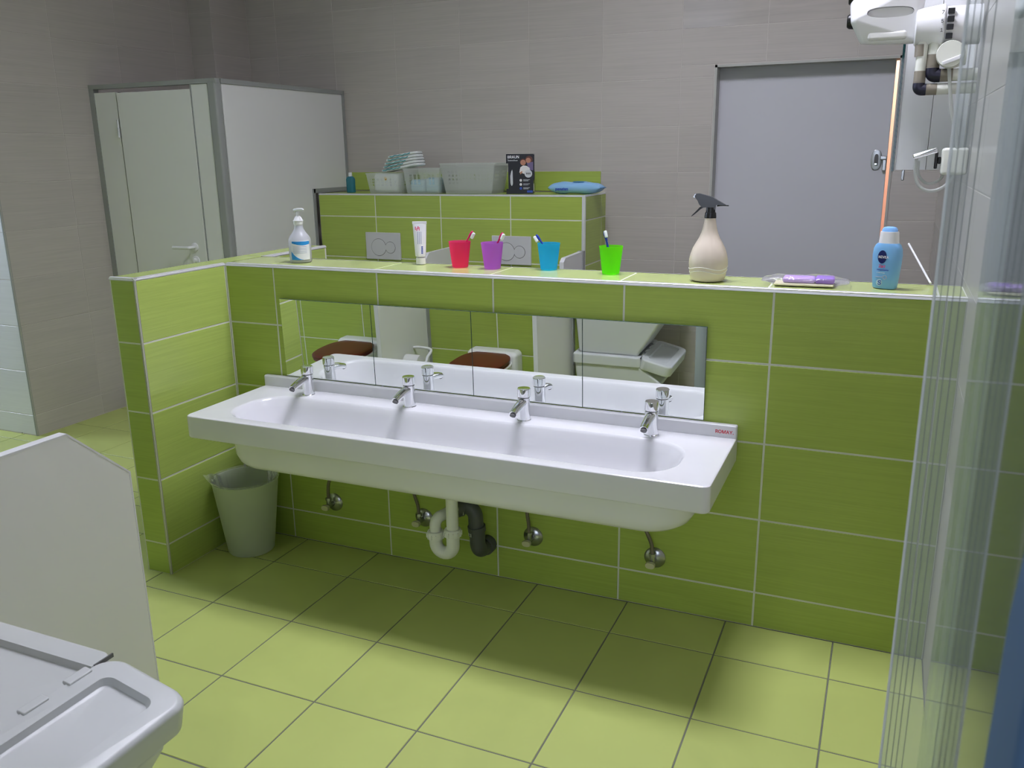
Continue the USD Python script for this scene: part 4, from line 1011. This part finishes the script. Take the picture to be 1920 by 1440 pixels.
tx = thing('thermometer_box', 'black carton of an ear thermometer standing on the ledge', 'box', (0.100, 2.140, LZ), 0.30)
part(tx, 'carton', cat(bx(-0.078, 0.078, -0.035, 0.040, 0.0, 0.026), bx(-0.066, 0.078, -0.035, 0.040, 0.026, 0.170), bx(-0.078, 0.078, -0.035, 0.040, 0.170, 0.222)), 'carton_black')
yb = -0.0354
part(tx, 'lettering', text('BRAUN', 0.0145, (-0.071, yb, 0.1985), X, Z, True), 'label_white', label='white maker lettering')
part(tx, 'lettering', text('ThermoScan', 0.0072, (-0.071, yb, 0.183), X, Z, True), 'print_silver', label='small grey lettering')
def flat(poly, d=0.0012):
    return prism(poly, 'y', yb - d, yb + 0.0004)
pic = part(tx, 'photo_print', flat(sbox(-0.004, 0.078, 0.085, 0.218), 0.0004), 'carton_black', label='printed picture of a child and a parent')
part(pic, 'parent_print', cat(flat(Point(0.054, 0.190).buffer(0.021), 0.0008)), 'hair_brown')
part(pic, 'parent_face', flat(Point(0.050, 0.186).buffer(0.0145), 0.0010), 'skin')
part(pic, 'parent_shirt', flat(Polygon([(0.042, 0.172), (0.078, 0.178), (0.078, 0.130), (0.050, 0.135)]), 0.0009), 'shirt_violet')
part(pic, 'child_shirt', flat(Polygon([(-0.002, 0.120), (0.004, 0.148), (0.020, 0.158), (0.040, 0.156), (0.058, 0.144), (0.060, 0.118), (0.030, 0.110)]), 0.0012), 'shirt_white')
part(pic, 'child_hair', flat(Point(0.020, 0.178).buffer(0.0175), 0.0012), 'hair_brown')
part(pic, 'child_face', flat(Point(0.020, 0.174).buffer(0.0155), 0.0015), 'skin')
part(pic, 'child_arm', flat(Polygon([(0.0, 0.118), (0.014, 0.128), (0.016, 0.118), (0.004, 0.108)]), 0.0015), 'skin')
part(tx, 'display_print', flat(Point(0.050, 0.112).buffer(0.022), 0.0018), 'print_silver', label='round display picture')
part(tx, 'display_print', flat(unary_union([sbox(0.038, 0.108, 0.044, 0.118), sbox(0.047, 0.108, 0.053, 0.118), sbox(0.056, 0.108, 0.062, 0.118)]), 0.0022), 'grey_mark', label='dark display digits')
for z in (0.075, 0.052, 0.030):
    part(tx, 'icon_print', flat(Point(0.006, z).buffer(0.0075), 0.0008), 'shirt_white' if z > 0.04 else 'print_blue')
    part(tx, 'text_print', flat(unary_union([sbox(0.020, z + 0.002, 0.058, z + 0.0045), sbox(0.020, z - 0.004, 0.050, z - 0.0015)]), 0.0006), 'print_silver')
part(tx, 'badge_print', flat(sbox(0.042, 0.006, 0.074, 0.018), 0.0006), 'print_blue')
part(tx, 'side_print', bx(0.078, 0.0786, -0.020, 0.025, 0.012, 0.055), 'label_white')
th_ = part(tx, 'thermometer', loft([ering(a, b, z, 2.2, 28, cx, -0.022) for a, b, z, cx in ((0.0165, 0.012, 0.028, -0.046), (0.0185, 0.014, 0.060, -0.047), (0.0175, 0.014, 0.100, -0.048), (0.0160, 0.013, 0.135, -0.044), (0.010, 0.009, 0.152, -0.038), (0.005, 0.005, 0.162, -0.034))]), 'print_silver', 40, label='silver ear thermometer in the window of the box')

wi = thing('wipes_pack', 'light blue soft pack of baby wipes at the right end of the ledge', 'wipes pack', (0.440, 2.150, LZ), -0.05)
part(wi, 'pack', pillow(0.318, 0.10, 0.066, 44, 22, 9, 0.05, 5.0), 'wipes_blue', 50)
part(wi, 'end_seal', xf(rbox(0.150, 0.166, -0.040, 0.040, 0.031, 0.036, 0.002, 2)), 'wipes_dark', 40)
part(wi, 'lettering', text('penaten', 0.0150, (-0.108, -0.0525, 0.020), X, (0, 0.25, 1), True, 0.003), 'print_blue')
part(wi, 'flap', xf(rbox(-0.010, 0.055, -0.030, 0.030, 0.064, 0.068, 0.0018, 2)), 'wipes_dark', 40)

# ------------------------------------------------------------------ right side: cabinet, lamp, shower fittings, glass door
mc = obj('mirror_cabinet', 'white wall cabinet with a mirrored front on the right wall', 'cabinet', (2.2, 1.20, 1.41))
wp(mc, 'body', cat(bx(2.090, 2.188, 0.90, 1.50, 1.41, 2.15), bx(2.1895, XR, 0.90, 1.50, 1.41, 2.15)), 'cabinet_white')
wp(mc, 'mirror_front', bx(2.076, 2.0835, 0.895, 1.505, 1.405, 2.155), 'dark_green_glass')
wp(mc, 'door_board', bx(2.0835, 2.0895, 0.898, 1.502, 1.407, 2.152), 'laminate_edge')
wp(mc, 'pull', rbox(2.112, 2.122, 0.905, 0.925, 1.372, 1.411, 0.003), 'chrome_dull', 40)

hl = obj('wall_lamp', 'white shell-shaped lamp head at the top right corner', 'lamp', (2.02, 0.62, 1.80))
shell = m3.Manifold.batch_hull([m3.Manifold.sphere(r, 24).translate(c) for r, c in ((0.020, (1.960, 0.62, 1.832)), (0.020, (2.100, 0.62, 1.828)), (0.022, (1.935, 0.60, 1.885)), (0.020, (1.925, 0.62, 1.96)), (0.03, (2.10, 0.62, 1.97)), (0.020, (2.10, 0.76, 1.84)), (0.020, (1.97, 0.76, 1.845)), (0.02, (1.94, 0.78, 1.96)), (0.03, (2.10, 0.78, 1.97)))])
cutA = man(loft([ering(0.068, 0.016, z, 2.6, 40) for z in (0.0, 0.05)]).apply_transform(trimesh.transformations.rotation_matrix(PI / 2, (1, 0, 0))).apply_translation((2.03, 0.615, 1.902)))
wp(hl, 'shell', tm(shell - cutA), 'white_plastic', 40)
wp(hl, 'upper_panel', loft([ering(0.066, 0.015, z, 2.6, 40) for z in (0.0, 0.010)]).apply_transform(trimesh.transformations.rotation_matrix(PI / 2, (1, 0, 0))).apply_translation((2.03, 0.612, 1.902)), 'laminate', 40)
wp(hl, 'lower_panel', rbox(1.968, 2.085, 0.592, 0.612, 1.820, 1.848, 0.010, 5), 'laminate', 40)
for z in (1.885, 1.955):
    wp(hl, 'rubber_pad', tube([(1.902, 0.62, z), (1.909, 0.62, z), (1.928, 0.62, z)], [0.018, 0.023, 0.025], 24), 'rubber_black', 40)
wp(hl, 'arm', rbox(2.09, 2.16, 0.615, 0.665, 1.83, 1.88, 0.012), 'white_plastic', 40)
sm = obj('thermostat_mixer', 'white thermostat mixer with a numbered knob and black elbow joints', 'mixer tap', (2.20, 0.62, 1.66))
kn = wp(sm, 'numbered_knob', tube([(2.106, 0.62, 1.853), (2.110, 0.62, 1.853), (2.186, 0.62, 1.853), (2.190, 0.62, 1.853)], [0.050, 0.055, 0.066, 0.063], 36), 'white_plastic', 40)
for s, z in (('5', 1.862), ('1', 1.836), ('7', 1.888)):
    wp(kn, 'numeral', text(s, 0.010, (2.176, 0.5535 + 0.006 * (abs(z - 1.852) > 0.02), z - 0.006), X, Z, True, 0.002), 'grey_mark', root=sm)
wp(sm, 'body', tube([(2.190, 0.62, 1.853), (2.292, 0.62, 1.853)], 0.058, 32), 'white_plastic', 40)
for z, dy in ((1.890, 0.012), (1.866, 0.0), (1.843, 0.0), (1.818, 0.012)):
    wp(sm, 'black_key', rbox(2.194, 2.213, 0.549 + dy, 0.562 + dy, z - 0.008, z + 0.008, 0.001, 1), 'rubber_black')
def elbow_run(x, ztop, zb, xr, r):
    wp(sm, 'pipe', tube([(x, 0.60, ztop), (x, 0.60, zb + r * 1.6)], r, 20), 'pipe_white', 40)
    wp(sm, 'pipe', tube([(x + r * 1.4, 0.60, zb), (xr, 0.60, zb)], r, 20), 'pipe_white', 40)
    wp(sm, 'clear_sleeve', cat(tube([(x, 0.60, zb + r * 1.2), (x, 0.60, zb + r * 3.4)], r * 1.06, 20), tube([(x + r * 1.2, 0.60, zb), (x + r * 3.2, 0.60, zb)], r * 1.06, 20)), 'pipe_clear', 40)
    wp(sm, 'black_elbow', tube([(x, 0.60, zb + r * 1.2), (x, 0.60, zb + 0.6 * r)] + [(x + 0.6 * r * (1 - math.cos(a)), 0.60, zb + 0.6 * r * (1 - math.sin(a))) for a in np.linspace(0.2, PI / 2, 6)] + [(x + 1.3 * r, 0.60, zb)], r * 1.10, 22), 'elbow_navy', 40)
elbow_run(2.134, 1.81, 1.665, 2.296, 0.0165)
elbow_run(2.168, 1.81, 1.706, 2.296, 0.0185)
wp(sm, 'clear_sleeve', tube([(2.130, 0.60, 1.765), (2.129, 0.60, 1.800)], 0.0180, 20), 'pipe_clear', 40)
wp(sm, 'round_cap', tube([(2.213, 0.545, 1.764), (2.214, 0.560, 1.764), (2.216, 0.60, 1.764), (2.26, 0.60, 1.764)], [0.038, 0.041, 0.041, 0.03], 36), 'pipe_white', 40)
wp(sm, 'cap_band', xf(rbox(-0.026, 0.030, -0.003, 0.003, -0.006, 0.006, 0.002, 2), (2.217, 0.543, 1.745), ry=-0.35), 'label_white', 40)
hs = obj('hand_shower', 'hand shower with a clear looping hose below the cabinet', 'hand shower', (2.20, 0.60, 1.36))
wp(hs, 'spray_bar', xf(rbox(-0.036, 0.036, -0.008, 0.008, -0.006, 0.006, 0.003), (2.173, 0.585, 1.470), ry=-0.30), 'chrome', 40)
wp(hs, 'spray_face', xf(rbox(-0.034, 0.034, -0.010, 0.010, -0.003, 0.0, 0.001, 2), (2.176, 0.585, 1.463), ry=-0.30), 'white_plastic', 40)
wp(hs, 'holder', cat(rbox(2.203, 2.2125, 0.592, 0.61, 1.420, 1.472, 0.003), rbox(2.2125, 2.222, 0.592, 0.61, 1.435, 1.457, 0.003)), 'rubber_black', 40)
wp(hs, 'wall_bracket', rbox(2.222, 2.299, 0.58, 0.62, 1.400, 1.485, 0.01), 'pipe_white', 40)
wp(hs, 'hose', tube(spline([(2.150, 0.585, 1.452), (2.150, 0.59, 1.410), (2.165, 0.59, 1.367), (2.200, 0.59, 1.350), (2.240, 0.59, 1.365), (2.265, 0.59, 1.410), (2.262, 0.585, 1.50), (2.235, 0.575, 1.60), (2.215, 0.57, 1.72), (2.214, 0.58, 1.745)], 60), 0.0055, 10), 'hose_clear', 40)
wp(hs, 'hose', tube(spline([(2.157, 0.60, 1.445), (2.162, 0.605, 1.400), (2.190, 0.61, 1.373), (2.225, 0.61, 1.385), (2.236, 0.61, 1.415), (2.224, 0.605, 1.44)], 40), 0.0045, 10), 'hose_clear', 40)
cd = single('pull_cord', tube([(2.150, 0.42, 1.195), (2.2145, 0.20, 1.104)], 0.0030, 8), 'white_plastic', 'thin white cord slanting down behind the blue lotion bottle', 'cord', 40)

GX, GY0, GY1 = 2.155, -1.83, -2.17
gd = obj('glass_door', 'clear glass door standing open at the right edge with a ribbed seal', 'glass door', (GX, -2.10, 0.0))
wp(gd, 'pane', bx(GX, GX + 0.003, GY1, GY0, 0.015, 2.19), 'door_glass')
fin = wp(gd, 'seal_fin', bx(GX - 0.0295, GX + 0.009, GY0 + 0.0005, GY0 + 0.0025, 0.015, 2.19), 'seal_clear', label='clear ribbed seal strip along the free edge')
for x in (-0.0255, -0.0210, -0.0170, -0.0120):
    wp(fin, 'rib', bx(GX + x - 0.0003, GX + x + 0.0003, GY0 - 0.0006, GY0 + 0.0004, 0.015, 2.19), 'rib_grey', root=gd)
wp(fin, 'lip', cyl(0.0012, (GX - 0.0300, GY0 + 0.0015, 0.015), (GX - 0.0300, GY0 + 0.0015, 2.19), 10), 'seal_lip', root=gd)
wp(gd, 'hinge', rbox(GX - 0.008, GX + 0.020, GY1 - 0.03, GY1 + 0.03, 0.30, 0.38, 0.004), 'chrome_dull', 40)
wp(gd, 'hinge', rbox(GX - 0.008, GX + 0.020, GY1 - 0.03, GY1 + 0.03, 1.80, 1.88, 0.004), 'chrome_dull', 40)
def cloth():
    """added cloth in place of an unidentified blue area, wavy lower edge"""
    rings = []
    for z in np.linspace(0.62, 1.372, 26):
        t = (z - 0.62) / 0.752
        w = 0.024 * min(1.0, math.sqrt(max(0.02, (1.386 - z) / 0.05)))
        pts = []
        for u, v in rrect(-w, w, -0.042, 0.042, min(0.011, w * 0.9), 0.0, 6)[:, :2]:
            pts.append((2.168 + u + 0.003 * math.sin(v * 120 + 3 * t), -2.252 + v + 0.003 * math.sin(9 * t), z))
        rings.append(np.array(pts))
    return loft(rings)
tw = obj('hanging_cloth', 'added dark blue cloth for an unidentified blue area at the lower right edge', 'cloth', (2.168, -2.252, 0.62))
wp(tw, 'cloth', cloth(), 'blue_cloth', 50)
wp(tw, 'hook', tube(spline([(2.1985, -2.252, 1.36), (2.185, -2.252, 1.362), (2.176, -2.252, 1.372), (2.172, -2.252, 1.388)], 10), 0.004, 10), 'chrome_dull', 40)
